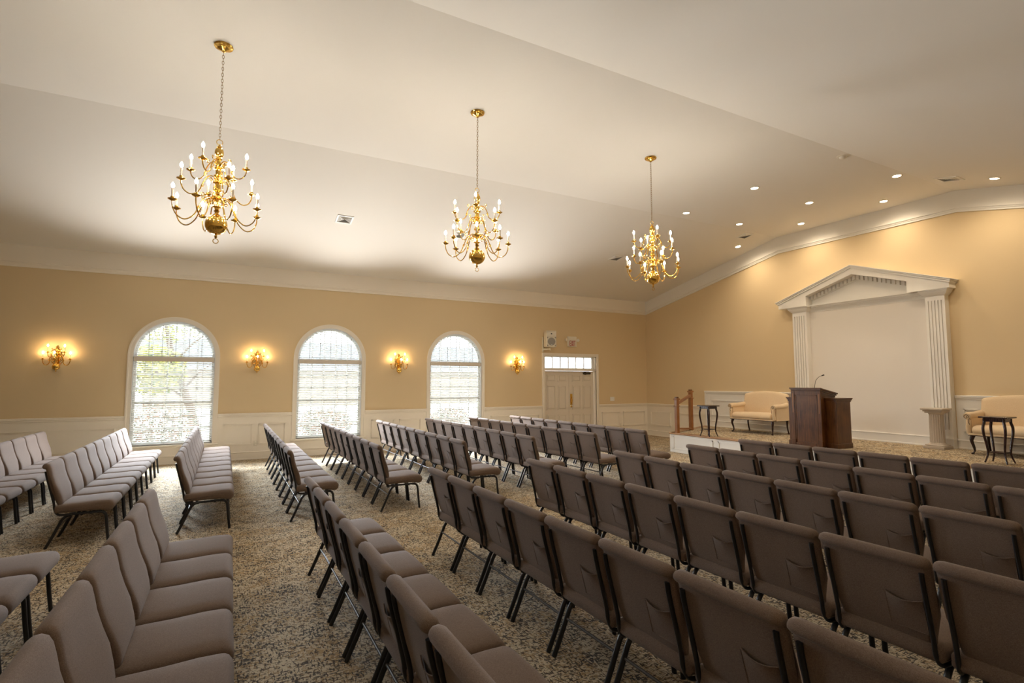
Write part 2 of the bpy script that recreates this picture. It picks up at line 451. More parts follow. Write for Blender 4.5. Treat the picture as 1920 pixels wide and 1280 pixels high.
def frame_y(mb, y0, y1, z0, z1, x, w=.034, t=.024):   # same on a wall facing -X
    for k, (i, tt) in enumerate(((0, t), (w * .55, t * .55))):
        a, b2, c2, d = min(y0, y1) + i, max(y0, y1) - i, z0 + i, z1 - i; ww_ = w * (.5 if k == 0 else .45)
        mb.box(x - tt, x, a, b2, c2, c2 + ww_); mb.box(x - tt, x, a, b2, d - ww_, d)
        mb.box(x - tt, x, a, a + ww_, c2, d); mb.box(x - tt, x, b2 - ww_, b2, c2, d)
RAIL = 0.985
CW = 0.086    # casing width
ti = 3
spans = [(BX, WINX[0] - WR - CW), (WINX[0] + WR + CW, WINX[1] - WR - CW), (WINX[1] + WR + CW, WINX[2] - WR - CW), (WINX[2] + WR + CW, DX0 - CW), (DX1 + CW, LX)]
panels = [[(-5.5, -3.75), (-3.62, -1.84)], [(0.012, 0.57), (0.685, 1.222)], [(3.115, 3.66), (3.785, 4.33)], [(6.26, 6.96), (7.07, 7.755)], [(9.945, 10.605), (10.755, 11.62)]]
for (x0, x1), pn in zip(spans, panels):
    mb = MB().box(x0, x1, WY - .008, WY, 0, RAIL - .02)
    mb.prism([(WY - o, z) for o, z in rail_profile(RAIL)], x0, x1, 'X')
    mb.prism([(WY - o, z) for o, z in base_profile(0)], x0, x1, 'X')
    for (a, b) in pn: frame_x(mb, a, b, 0.315, 0.75, WY - .008)
    mb.build('trim_%d' % ti, 'trim', kind='structure'); ti += 1
for cx in WINX:   # apron and baseboard below each window
    mb = MB().box(cx - WR - CW, cx + WR + CW, WY - .010, WY, 0, WSILL - .045)
    mb.prism([(WY - .002 - o, z) for o, z in base_profile(0)], cx - WR - CW, cx + WR + CW, 'X')
    mb.box(cx - WR - CW, cx + WR + CW, WY - .022, WY, WSILL - .085, WSILL - .045)
    mb.build('trim_%d' % ti, 'trim', kind='structure'); ti += 1

# front wall: low wainscot left of the stage, raised wainscot on the stage
SY = 10.52   # where the stage wainscot begins
mb = MB().box(LX - .008, LX, SY, WY, 0, RAIL - .02)
mb.prism([(LX - o, z) for o, z in rail_profile(RAIL)], SY, WY - .03, 'Y').prism([(LX - o, z) for o, z in base_profile(0)], SY, WY - .016, 'Y')
for a, b in ((12.66, 11.82), (11.57, 10.70)): frame_y(mb, a, b, 0.32, 0.75, LX - .008)
mb.build('trim_%d' % ti, 'trim', kind='structure'); ti += 1
RS = 1.40
def stage_wains(y0, y1, pn):
    global ti
    mb = MB().box(LX - .010, LX, y0, y1, 0.2, RS - .02)
    mb.prism([(LX - o, z) for o, z in rail_profile(RS)], y0, y1, 'Y').prism([(LX - o, z) for o, z in base_profile(FH, .16)], y0, y1, 'Y')
    for a, b in pn: frame_y(mb, a, b, 0.735, 1.160, LX - .010)
    if y1 > 9: mb.box(LX - .03, LX, y1 - .04, y1, 0, RS - .01); mb.box(LX - .02, LX, y1 - .125, y1 - .1, FH, RS - .1)
    mb.build('trim_%d' % ti, 'white', kind='structure'); ti += 1
stage_wains(7.78, SY, [(10.30, 9.15), (9.02, 7.95)])
stage_wains(RY, 4.76, [(4.645, 3.4), (3.25, 2.0)])

# stage platform
NY, NX = 9.50, 9.40
st = MB().prism([(NX + .02, RY), (NX + .02, NY - .02), (LX, SY - .02), (LX, RY)], 0, FH, 'Z')
stage = st.build('stage_platform', 'carpet', kind='structure')
sk = MB().box(NX, NX + .02, RY, NY, 0, FH - .03)
for k in range(8):
    y1 = NY - .09 - k * 1.30
    for a, b, z0, z1 in ((y1 - 1.16, y1, .07, .095), (y1 - 1.16, y1, .345, .37), (y1 - 1.16, y1 - 1.135, .07, .37), (y1 - .025, y1, .07, .37)):
        sk.box(NX - .012, NX, a, b, z0, z1)
sk.box(NX - .014, NX, RY, NY, 0, .04)
dv = Vector((LX - NX, SY - NY)).normalized(); nv = Vector((-dv.y, dv.x))
def diag(o0, o1, s0, s1):   # strip along the slanting left edge of the stage
    p = Vector((NX, NY)); q = p + dv * s1; p = p + dv * s0
    return [tuple(p + nv * o0), tuple(q + nv * o0), tuple(q + nv * o1), tuple(p + nv * o1)]
ln = Vector((LX - NX, SY - NY)).length
sk.prism(diag(0, .02, 0, ln), 0, FH - .03, 'Z')
sk.build('stage_skirt', 'white', parent=stage)
ns = MB()
ns.prism([(NX - .03, FH - .028), (NX - .035, FH - .014), (NX - .028, FH + .004), (NX + .12, FH + .004), (NX + .12, FH - .03)], RY, NY + .02, 'Y')
ns.prism(diag(-.10, .035, 0, ln), FH - .028, FH + .004, 'Z')
ns.build('stage_nosing', 'oaky', parent=stage)

# ------------------------------------------------------------------ windows
def window(i, cx):
    root = struct(empty('window_%d' % i, (cx, WY, 0)))
    # casing: flat board with raised outer bead, following the arch
    cs = MB()
    for (ra, rb, t) in ((WR - .004, WR + CW, .018), (WR + CW - .03, WR + CW - .002, .030), (WR - .004, WR + .014, .024)):
        A = arc(0, WARC, ra, PI, 0, 40); B = arc(0, WARC, rb, PI, 0, 40)
        A = [(-ra, WSILL)] + A + [(ra, WSILL)]; B = [(-rb, WSILL)] + B + [(rb, WSILL)]
        for k in range(len(A) - 1): cs.prism([A[k], A[k + 1], B[k + 1], B[k]], -t, 0, 'Y')
    cs.build('window_casing', 'trim', root, smooth=30)
    si = MB().prism([(.10, WSILL - .04), (-.055, WSILL - .04), (-.062, WSILL - .02), (-.055, WSILL), (.10, WSILL)], -WR - CW - .02, WR + CW + .02, 'X')
    si.build('window_sill', 'trim', root, smooth=30)
    # jamb lining
    jb = MB(); A = [(-WR, WSILL)] + arc(0, WARC, WR, PI, 0, 40) + [(WR, WSILL)]; B = [(-WR + .012, WSILL)] + arc(0, WARC, WR - .012, PI, 0, 40) + [(WR - .012, WSILL)]
    for k in range(len(A) - 1): jb.prism([A[k], A[k + 1], B[k + 1], B[k]], 0, TH, 'Y')
    jb.build('window_jamb', 'vinyl', root, smooth=30)
    fr = MB(); r1, r0 = WR - .012, WR - .06; y0, y1 = .085, .13
    A = [(-r1, WSILL)] + arc(0, WARC, r1, PI, 0, 40) + [(r1, WSILL)]; B = [(-r0, WSILL + .05)] + arc(0, WARC, r0, PI, 0, 40) + [(r0, WSILL + .05)]
    for k in range(len(A) - 1): fr.prism([A[k], A[k + 1], B[k + 1], B[k]], y0, y1, 'Y')
    fr.box(-r1, r1, y0, y1, WSILL, WSILL + .05)
    fr.box(-r1, r1, y0, y1, WARC - .10, WARC - .02)
    fr.box(-r1, r1, y0 + .005, y1, 1.22, 1.265)
    fr.build('window_frame', 'vinyl', root)
    mu = MB()
    for k in range(1, 5):
        x = -r0 + 2 * r0 * k / 5; mu.box(x - .010, x + .010, .095, .12, WSILL + .04, WARC - .09)
        h = math.sqrt(max(0, r0 * r0 - x * x)); mu.box(x - .009, x + .009, .095, .12, WARC - .03, WARC + h)
    for k in range(1, 6):
        z = WSILL + .05 + (WARC - .10 - WSILL - .05) * k / 6; mu.box(-r0, r0, .095, .12, z - .010, z + .010)
    mu.build('window_muntins', 'vinyl', root)
    A = [(-r0 - .01, WSILL + .04)] + arc(0, WARC, r0 + .01, PI, 0, 40) + [(r0 + .01, WSILL + .04)]
    MB().prism(A, .104, .108, 'Y').build('window_pane', 'glass', root)
    return root
def slat(mb, x0, x1, z, yc=.045, w=.046, tilt=-0.42):
    dy, dz = math.cos(tilt) * w / 2, math.sin(tilt) * w / 2; t = .0016
    mb.prism([(yc - dy, z + dz - t), (yc, z - t + .002), (yc + dy, z - dz - t), (yc + dy, z - dz + t), (yc, z + t + .002), (yc - dy, z + dz + t)], x0, x1, 'X')
where = ['the leftmost window', 'the middle window', 'the window nearest the doors']
def blinds(i, cx):
    r = WR - .02
    b = empty('window_blind', (cx, WY, WSILL))
    tag(b, 'white slat blind in the square lower part of %s' % where[i], 'blind', 'square blinds in the lower window openings')
    H = 2.105 - WSILL
    MB().bbox(-r - .005, r + .005, -.012, .004, H - .045, H + .045, .006).build('valance', 'headrail', b)
    MB().box(-r + .01, r - .01, .012, .07, H - .03, H + .03).build('headrail', 'slat', b)
    mb = MB(); n = 40
    for k in range(n): slat(mb, -r, r, .045 + (H - .10) * (k + .5) / n)
    mb.build('slats', 'slat', b)
    MB().bbox(-r, r, .022, .068, .008, .032, .004).build('bottom_rail', 'slat', b)
    for x in (-.5, -.17, .17, .5):
        MB().box(x - .0035, x + .0035, .020, .0215, .03, H - .03).build('ladder_cord', 'slat', b)
    a = empty('arched_blind', (cx, WY, 2.165))
    tag(a, 'white half round slat blind in the arched top of %s' % where[i], 'blind', 'half round blinds in the arched window heads')
    mb = MB(); r = WR - .022; H0 = WARC - 2.165; n = 16
    for k in range(n):
        z = .02 + (r - .02) * (k + .35) / n; hx = math.sqrt(max(0, r * r - (z - H0) ** 2)) - .004
        if hx > .06: slat(mb, -hx, hx, z, tilt=0.32)
    mb.build('slats', 'slat', a)
    for x in (-.46, -.235, 0, .235, .46):
        h = math.sqrt(r * r - x * x) + H0 - .03
        MB().box(x - .0045, x + .0045, .018, .021, 0.0, h).build('ladder_cord', 'cord', a)
    MB().box(-r, r, .022, .068, -.012, .006).build('bottom_rail', 'slat', a)
for i, cx in enumerate(WINX):
    window(i + 1, cx); blinds(i, cx)

# ------------------------------------------------------------------ double door with transom
dr = struct(empty('door_1', (0, WY, 0)))
cs = MB()
for (o, w, t) in ((0, CW, .018), (CW - .032, .03, .032), (0, .018, .024)):
    cs.box(DX0 - o - w, DX0 - o, -t, 0, 0, DTOP + o + w); cs.box(DX1 + o, DX1 + o + w, -t, 0, 0, DTOP + o + w)
    cs.box(DX0 - o, DX1 + o, -t, 0, DTOP + o, DTOP + o + w)
cs.build('door_casing', 'trim', dr)
jb = MB().box(DX0, DX0 + .02, 0, TH, 0, DTOP).box(DX1 - .02, DX1, 0, TH, 0, DTOP).box(DX0, DX1, 0, TH, DTOP - .02, DTOP)
jb.bbox(DX0, DX1, -.012, TH, 1.965, 2.03, .008)
jb.build('door_frame', 'trim', dr)
def leaf(x0, x1, name):
    z0, z1, y0 = .01, 1.962, .085
    mb = MB().bbox(x0, x1, y0, y0 + .042, z0, z1, .003)
    w = x1 - x0; st_, ms = .105, .085; pw = (w - 2 * st_ - ms) / 2
    for (a, b) in ((.22, .72), (.85, 1.55), (1.66, 1.86)):
        for x in (x0 + st_, x0 + st_ + pw + ms):
            # sunk border then raised field
            for (i, t) in ((0, .0), (.012, .006)):
                mb.box(x + i, x + pw - i, y0 - .010, y0, a + i, a + i + .012)
                mb.box(x + i, x + pw - i, y0 - .010, y0, b - i - .012, b - i)
                mb.box(x + i, x + i + .012, y0 - .010, y0, a + i, b - i); mb.box(x + pw - i - .012, x + pw - i, y0 - .010, y0, a + i, b - i)
            mb.bbox(x + .035, x + pw - .035, y0 - .016, y0 + .002, a + .035, b - .035, .014)
    return mb.build(name, 'door', dr)
mid = 8.845
leaf(DX0 + .022, mid - .002, 'door_leaf'); lf = leaf(mid + .002, DX1 - .028, 'door_leaf')
MB().bbox(mid - .02, mid + .018, .072, .0845, .01, 1.962, .004).build('astragal', 'door', dr)
hp = MB().bbox(mid + .03, mid + .105, .074, .084, .98, 1.30, .003)
hp.tube(smooth_path([(mid + .068, .078, 1.03), (mid + .068, .035, 1.06), (mid + .068, .035, 1.16), (mid + .068, .078, 1.19)]), .009)
hp.bbox(mid + .05, mid + .086, .05, .08, 1.20, 1.215, .003)
h = hp.build('door_pull', 'brass', lf, smooth=40); h['label'] = 'brass pull handle and plate'
MB().lathe([(.0, 0), (.028, 0), (.03, .006), (.02, .012), (.008, .016)], 16).xform(Matrix.Translation((mid + .068, .084, .935)) @ Matrix.Rotation(PI / 2, 4, 'X')).build('door_lock', 'brass', lf, smooth=40)
cl = MB().bbox(DX1 - .42, DX1 - .16, .035, .08, 1.875, 1.925, .006).box(DX1 - .52, DX1 - .20, .06, .07, 1.945, 1.957)
cl.box(DX1 - .36, DX1 - .335, .055, .075, 1.925, 1.95)
cl.bbox(DX1 - .37, DX1 - .33, .03, .083, 1.86, 1.94, .004)
o = cl.build('door_closer', 'bronze', lf); o['label'] = 'dark bronze door closer arm'
tr = MB(); z0, z1 = 2.055, DTOP - .03
tr.box(DX0 + .02, DX1 - .02, .10, .13, z0 - .035, z0); tr.box(DX0 + .02, DX1 - .02, .10, .13, z1 - .002, z1 + .03)
tr.box(DX0 + .02, DX0 + .05, .10, .13, z0, z1); tr.box(DX1 - .09, DX1 - .02, .10, .13, z0, z1)
for k in range(1, 6):
    x = DX0 + .05 + (DX1 - DX0 - .14) * k / 6; tr.box(x - .016, x + .016, .100, .125, z0, z1)
tr.build('transom_frame', 'vinyl', dr)
MB().box(DX0 + .04, DX1 - .06, .112, .116, z0, z1).build('transom_pane', 'glass', dr)

# ------------------------------------------------------------------ stage wall surround: pilasters, pediment, white alcove panel
sr = struct(empty('stage_surround', (LX, 0, 0)))
PD = 0.15     # pilaster depth
MB().box(-.012, 0, 5.08, 7.43, FH, 3.30).build('alcove_panel', 'panelw', sr)
mb = MB().prism([(-.012 - o, z) for o, z in base_profile(FH, .185)], 5.08, 7.43, 'Y'); mb.build('alcove_baseboard', 'white', sr)
def pilaster(y0, y1):
    mb = MB(); w = y1 - y0
    gr, gw = 5, .019; z0, z1 = .78, 3.15
    mb.box(-PD, 0, y0, y1, FH, z0); mb.box(-PD, 0, y0, y1, z1, 3.30)
    mb.box(-PD + .022, 0, y0, y1, z0, z1)
    xs = [y0 + w * (k + 1) / (gr + 1) for k in range(gr)]; a = y0
    for x in xs + [None]:
        b = (x - gw / 2) if x else y1
        mb.box(-PD, -PD + .022, a, b, z0, z1)
        if x: a = x + gw / 2
    mb.box(-PD - .012, 0, y0 - .01, y1 + .01, FH, FH + .185); mb.box(-PD - .018, 0, y0 - .016, y1 + .016, FH + .155, FH + .17); mb.box(-PD - .02, 0, y0 - .02, y1 + .02, FH, FH + .02)
    # capital: flaring cove
    for (zz0, zz1, e0, e1) in ((3.235, 3.262, .004, .030), (3.262, 3.30, .030, .060), (3.30, 3.33, .060, .070), (3.33, 3.352, .078, .078)):
        vs = []
        for z, e in ((zz0, e0), (zz1, e1)): vs += [(-PD - e, y0 - e, z), (0, y0 - e, z), (0, y1 + e, z), (-PD - e, y1 + e, z)]
        mb.add(vs, [(0, 1, 2, 3), (7, 6, 5, 4), (0, 4, 5, 1), (1, 5, 6, 2), (2, 6, 7, 3), (3, 7, 4, 0)])
    mb.build('pilaster', 'white', sr)
pilaster(4.775, 5.085); pilaster(7.425, 7.76)
PX = 0.25
pd = MB()
CY, PK = 6.345, 4.055
TL, TR_ = 8.035, 4.655
zb, zt = 3.352, 3.47
# front board with a triangular opening
out = [(TL, zb), (TL, zt), (CY, PK), (TR_, zt), (TR_, zb)]
iL, iT, iR = (7.36, 3.575), (CY, 3.895), (5.335, 3.385 + .19)
iLb, iRb = (7.36, zb), (5.335, zb)
for poly in ([(TL, zb), (TL, zt), iL, iLb], [(TL, zt), (CY, PK), iT, iL], [(CY, PK), (TR_, zt), iR, iT], [(TR_, zt), (TR_, zb), iRb, iR]):
    pd.prism(poly, -PX, 0, 'X')
pd.build('pediment_board', 'white', sr)
# raking cornice
rc = MB()
for (o, h0, h1) in ((.022, -.030, 0.0), (.036, 0.0, .022), (.05, .022, .036)):
    for (ya, za, yb, zb2) in ((TL + o, zt, CY, PK), (CY, PK, TR_ - o, zt)):
        rc.prism([(ya, za + h0), (ya, za + h1), (yb, zb2 + h1), (yb, zb2 + h0)], -PX - o, 0, 'X')
rc.build('raking_cornice', 'white', sr)
# tympanum back, dentils and the moulding under it
MB().prism([(7.36, zb), iL, iT, iR, (5.335, zb)], -.02, 0, 'X').build('tympanum_panel', 'white', sr)
dn = MB()
for (ya, za, yb, zb2) in ((7.36, 3.575, CY, 3.895), (CY, 3.895, 5.335, 3.575)):
    n = 12
    dn.prism([(ya, za - .10), (ya, za + .0), (yb, zb2 + .0), (yb, zb2 - .10)], -.045, -.02, 'X')
    for k in range(n):
        t0, t1 = (k + .2) / n, (k + .78) / n
        y0, y1 = ya + (yb - ya) * t0, ya + (yb - ya) * t1; z0_, z1_ = za + (zb2 - za) * t0, za + (zb2 - za) * t1
        dn.prism([(y0, z0_ - .085), (y0, z0_ - .005), (y1, z1_ - .005), (y1, z1_ - .085)], -.095, -.04, 'X')
dn.build('dentil_band', 'white', sr)
mb = MB()
for (a, b, e) in ((3.262, 3.288, .035), (3.288, 3.32, .065), (3.32, 3.352, .10), (3.352, 3.378, .125)):
    mb.box(-e, 0, 5.085, 7.425, a, b)
mb.box(-.022, 0, 5.085, 7.425, 3.22, 3.275)
mb.build('entablature_moulding', 'white', sr)

# ------------------------------------------------------------------ chandeliers and sconces
def ring_pts(c, r, n=16, ax='Y', sq=1.0):
    o = []
    for k in range(n):
        a = 2 * PI * k / n; u, w = r * math.cos(a), r * sq * math.sin(a)
        o.append({'Y': (c[0] + u, c[1], c[2] + w), 'X': (c[0], c[1] + u, c[2] + w)}[ax])
    return o
def spiral(cx, cz, r0, a0, turns, sgn=1, n=14, shrink=.75):
    return [(cx + r0 * (1 - shrink * k / n) * math.cos(a0 + sgn * turns * 2 * PI * k / n), 0, cz + r0 * (1 - shrink * k / n) * math.sin(a0 + sgn * turns * 2 * PI * k / n)) for k in range(n + 1)]
def arm_mesh(r, dep, crest, k=1.0):
    """S-scroll arm in the XZ plane; cup at (r, 0)"""
    p = smooth_path([(.02, 0, crest * .55), (.045 * k, 0, crest * .95), (.085 * k, 0, crest), (.125 * k, 0, crest * .72), (.15 * k + .01, 0, crest * .1), (r * .52, 0, -dep * .62), (r * .72, 0, -dep), (r * .90, 0, -dep * .82), (r * .99, 0, -dep * .38), (r, 0, -.005)], 4)
    mb = MB().tube(p, .0062, 6)
    mb.tube(spiral(.085 * k, crest * .62, .026 * k, PI * .5, 1.2, 1), [.0055 * (1 - .5 * i / 14) for i in range(15)], 6)
    mb.tube(spiral(.135 * k, crest + .012, .024 * k, -PI * .6, 1.1, 1), [.0055 * (1 - .5 * i / 14) for i in range(15)], 6)
    mb.tube(spiral(.165 * k, -.02, .020 * k, PI * .8, 1.1, -1), [.005 * (1 - .5 * i / 14) for i in range(15)], 6)
    return mb
PAN = [(.004, -.012), (.012, -.010), (.030, .0), (.040, .006), (.041, .009), (.030, .005), (.012, .004), (.012, .012), (.017, .020), (.017, .030), (.013, .034), (.004, .034)]
BULB_P = [(.003, 0), (.010, .004), (.0155, .016), (.0165, .026), (.013, .040), (.007, .052), (.002, .060)]
def light_arm(parent, ang, z, r, dep, crest, k, bm, start=Vector((0, 0, 0)), name='arm', s=1.0, ch=.115):
    a = arm_mesh(r, dep, crest, k)
    o = a.build(name, 'brass', parent, smooth=50)
    o.rotation_euler = (0, 0, ang); o.location = (start.x, start.y, z)
    MB().lathe([(p * s, q * s) for p, q in PAN], 14, (r, 0, 0)).build('drip_pan', 'brass', o, smooth=40)
    MB().lathe([(.0095 * s, .03 * s), (.0105 * s, .034 * s), (.0105 * s, ch), (.006, ch + .003)], 10, (r, 0, 0)).build('candle_sleeve', 'candle', o, smooth=50)
    q = .95 * s
    MB().lathe([(p * q, ch + .002 + t * q) for p, t in BULB_P], 8, (r, 0, 0)).build('bulb', bm, o, smooth=60)
    return o
def chandelier(loc, label):
    root = empty('brass_chandelier', loc)
    tag(root, label, 'chandelier', 'brass chandeliers in a line under the ceiling')
    z0 = -ZK
    MB().lathe([(.002, 0), (.088, 0), (.092, -.010), (.086, -.020), (.066, -.024), (.062, -.036), (.036, -.048), (.018, -.058), (.016, -.068), (.004, -.072)], 28).build('canopy', 'brass', root, smooth=40)
    ch = MB(); zt_, zb_ = -.072, 4.135 + z0; n = 29; L_ = (zt_ - zb_) / n
    for k in range(n):
        c = (0, 0, zt_ - (k + .5) * L_); ch.tube(ring_pts(c, .0095, 10, 'Y' if k % 2 else 'X', sq=2.3), .0024, 5, closed=True)
    ch.build('chain', 'brassd', root, smooth=60)
    MB().tube(ring_pts((0, 0, 4.108 + z0), .028, 20, 'Y'), .0042, 6, closed=True).build('hanging_ring', 'brass', root, smooth=60)
    pr = [(.002, 4.085), (.010, 4.08), (.012, 4.066), (.024, 4.058), (.026, 4.048), (.018, 4.043), (.036, 4.030), (.042, 4.010), (.042, 3.985), (.034, 3.955), (.020, 3.940), (.030, 3.932), (.030, 3.925), (.016, 3.915),
          (.016, 3.895), (.032, 3.885), (.035, 3.87), (.026, 3.852), (.020, 3.842), (.046, 3.832), (.048, 3.822), (.030, 3.815), (.026, 3.80), (.026, 3.765), (.040, 3.755), (.042, 3.745), (.022, 3.735), (.022, 3.715),
          (.036, 3.705), (.048, 3.685), (.048, 3.675), (.030, 3.665), (.027, 3.65), (.027, 3.61), (.040, 3.60), (.040, 3.588), (.020, 3.578), (.020, 3.56), (.032, 3.545), (.048, 3.525), (.050, 3.51), (.034, 3.50), (.030, 3.49),
          (.030, 3.45), (.046, 3.44), (.046, 3.425), (.024, 3.415), (.020, 3.395), (.028, 3.382), (.020, 3.372), (.018, 3.355), (.034, 3.343), (.03, 3.335), (.01, 3.33)]
    MB().lathe([(r, z + z0) for r, z in pr], 20).build('stem', 'brass', root, smooth=35)
    MB().lathe([(.1 * math.sin(PI * t / 16) + .004, 3.24 + .1 * math.cos(PI * t / 16) + z0) for t in range(17)], 28).build('ball', 'brass', root, smooth=60)
    MB().lathe([(.004, 3.145 + z0), (.014, 3.138 + z0), (.010, 3.125 + z0), (.016, 3.115 + z0), (.008, 3.102 + z0), (.004, 3.098 + z0)], 12).tube(ring_pts((0, 0, 3.073 + z0), .024, 18, 'Y'), .004, 6, closed=True).build('finial_ring', 'brass', root, smooth=50)
    for k in range(8): light_arm(root, math.radians(20 + 45 * k), 3.40 + z0, .40, .165, .115, 1.0, 'bulb')
    for k in range(4): light_arm(root, math.radians(17 + 90 * k), 3.63 + z0, .33, .125, .105, .85, 'bulb')
    for k in range(4): light_arm(root, math.radians(62 + 90 * k), 3.81 + z0, .285, .09, .09, .8, 'bulb')
    return root
for x, lb in ((-.13, 'three tier brass candle chandelier on a long chain, leftmost and nearest of the three'),
              (2.785, 'three tier brass candle chandelier, the middle one of the three'),
              (5.765, 'three tier brass candle chandelier hanging nearest the stage, smallest looking of the three')):
    chandelier((x, 6.12, ZK), lb)
def sconce(x, label):
    root = empty('brass_wall_sconce', (x, WY, 1.93))
    tag(root, label, 'wall light', 'brass wall sconces between the windows')
    # pierced backplate against the wall
    bp = MB()
    out = [(-.028, -.02), (-.05, .06), (-.095, .12), (-.088, .17), (-.058, .20), (-.066, .25), (-.036, .29), (-.030, .34), (-.012, .37), (0, .405), (.012, .37), (.030, .34), (.036, .29), (.066, .25), (.058, .20), (.088, .17), (.095, .12), (.05, .06), (.028, -.02)]
    bp.tube([(p, -.012, q) for p, q in out], .006, 6, closed=True)
    for sg in (-1, 1):
        for (cx, cz, rr) in ((.055, .14, .03), (.034, .225, .022), (.018, .31, .014)):
            bp.tube([(sg * a, -.014, b) for a, _, b in spiral(cx, cz, rr, PI, 1.3, 1)], .0045, 5)
    bp.tube([(0, -.012, -.04), (0, -.012, .36)], .010, 8)
    bp.box(-.03, .03, -.012, 0, .0, .30)
    bp.build('backplate', 'brass', root, smooth=45)
    y = -.07
    pr = [(.003, .395), (.014, .38), (.020, .365), (.008, .35), (.018, .335), (.026, .315), (.022, .29), (.010, .275), (.022, .265), (.028, .25), (.016, .235), (.014, .20), (.028, .19), (.028, .175), (.014, .165), (.014, .12), (.026, .11), (.026, .09), (.012, .08), (.012, .062), (.018, .055), (.006, .05)]
    sm = MB().lathe(pr[::-1], 14, (0, y, 0)); sm.tube([(0, 0, .15), (0, y, .15)], .012, 8)
    sm.build('stem', 'brass', root, smooth=40)
    MB().lathe([(.058 * math.sin(PI * t / 12) + .003, .058 * math.cos(PI * t / 12)) for t in range(13)], 20, (0, y, 0)).lathe([(.003, -.095), (.008, -.085), (.012, -.072), (.006, -.058)], 10, (0, y, 0)).build('ball', 'brass', root, smooth=60)
    st_ = Vector((0, y, 0))
    for ang, r in ((180, .20), (-90, .16), (0, .20)):
        light_arm(root, math.radians(ang), .135, r, .105, .075, .62, 'bulbs', st_, s=.85, ch=.105)
    for ang, r in ((-155, .135), (-25, .135)):
        light_arm(root, math.radians(ang), .265, r, .085, .06, .5, 'bulbs', st_, s=.85, ch=.105)
for x, lb in ((-2.77, 'brass five candle wall sconce left of all the arched windows'), (.611, 'brass five candle wall sconce between the first and second arched windows from left'),
              (3.744, 'brass five candle wall sconce between the second and third arched windows from left'), (7.042, 'brass five candle wall sconce between the last arched window and the double doors')):
    sconce(x, lb)

# ------------------------------------------------------------------ recessed lights, vents
def ceil_frame(x, y):
    """local frame on the ceiling: Z points down into the room"""
    z = zceil(y)
    s = -SLOPE if y > K1 else (SLOPE if y < K2 else 0)
    n = Vector((0, s, -1)).normalized()   # downwards
    n = Vector((0, -(-s), -1)).normalized() if False else Vector((0, s, -1)).normalized()
    ex = Vector((1, 0, 0)); ey = n.cross(ex)
    return Matrix(((ex.x, ey.x, n.x, x), (ex.y, ey.y, n.y, y), (ex.z, ey.z, n.z, z), (0, 0, 0, 1)))
LIGHTS = [(8.34, 7.84, 'leftmost lit ceiling downlight, beside the third chandelier'), (8.35, 6.22, 'lit ceiling downlight highest above the left half of the white stage surround'),
          (9.99, 6.24, 'lit ceiling downlight in the middle of the cluster above the stage'), (9.98, 7.85, 'lit ceiling downlight just above the small vent near the left end of the stage'),
          (11.16, 7.18, 'lit ceiling downlight close to the stage wall cornice, second from left'), (11.15, 8.83, 'lit ceiling downlight just below the small vent, lowest of all'),
          (9.99, 4.69, 'lit ceiling downlight left of the right hand ceiling vent'), (11.18, 5.50, 'lit ceiling downlight close to the stage wall cornice, third from left'),
          (11.05, 3.76, 'lit ceiling downlight furthest right, beyond the right hand vent')]
for x, y, lb in LIGHTS:
    r = empty('recessed_downlight'); tag(r, lb, 'ceiling light', 'lit downlights over the stage')
    r.matrix_world = ceil_frame(x, y)
    MB().lathe([(.062, .0), (.088, .0), (.088, .003), (.064, .007), (.060, .003), (.060, -.002)], 24, cap=False).build('trim_ring', 'lampring', r, smooth=40)
    MB().lathe([(.001, .003), (.061, .003), (.061, .001), (.001, .001)], 20).build('lamp', 'lamp', r)
    ld = bpy.data.lights.new('downlight_beam', 'SPOT'); ld.energy = SPOT; ld.color = (1.0, 0.80, 0.56); ld.spot_size = math.radians(158); ld.spot_blend = 1.0; ld.shadow_soft_size = .05
    lo = bpy.data.objects.new('downlight_beam', ld); COL.objects.link(lo); lo.parent = r; lo.location = (0, 0, .03); lo.rotation_euler = (PI, 0, 0)
r = empty('eyeball_downlight'); tag(r, 'unlit round eyeball spotlight set in the ceiling, above the left half of the lit ones', 'ceiling light')
r['label'] = 'unlit eyeball spotlight in the ceiling, the only dark one of the downlights'
r.matrix_world = ceil_frame(8.38, 4.66)
MB().lathe([(.062, .0), (.092, .0), (.092, .003), (.064, .010), (.060, .003), (.060, .0)], 24, cap=False).build('trim_ring', 'lampring', r, smooth=40)
MB().lathe([(.060 * math.sin(PI / 2 * t / 8) + .001, .045 * math.cos(PI / 2 * t / 8)) for t in range(9)], 24, (.0, 0, 0)).build('eyeball', 'lampring', r, smooth=60)
VENTS = [(1.895, 10.215, .15, 'square white ceiling vent alone on the left ceiling slope, between the first two chandeliers'), (4.22, 10.19, .15, 'white ceiling vent partly behind the arms of the middle chandelier'),
         (8.44, 10.24, .15, 'white ceiling vent to the left of the chandelier nearest the stage'), (10.79, 8.34, .14, 'small white ceiling vent right of the chandelier nearest the stage, by the cornice'),
         (10.74, 4.25, .16, 'white ceiling vent high on the right between two downlights')]
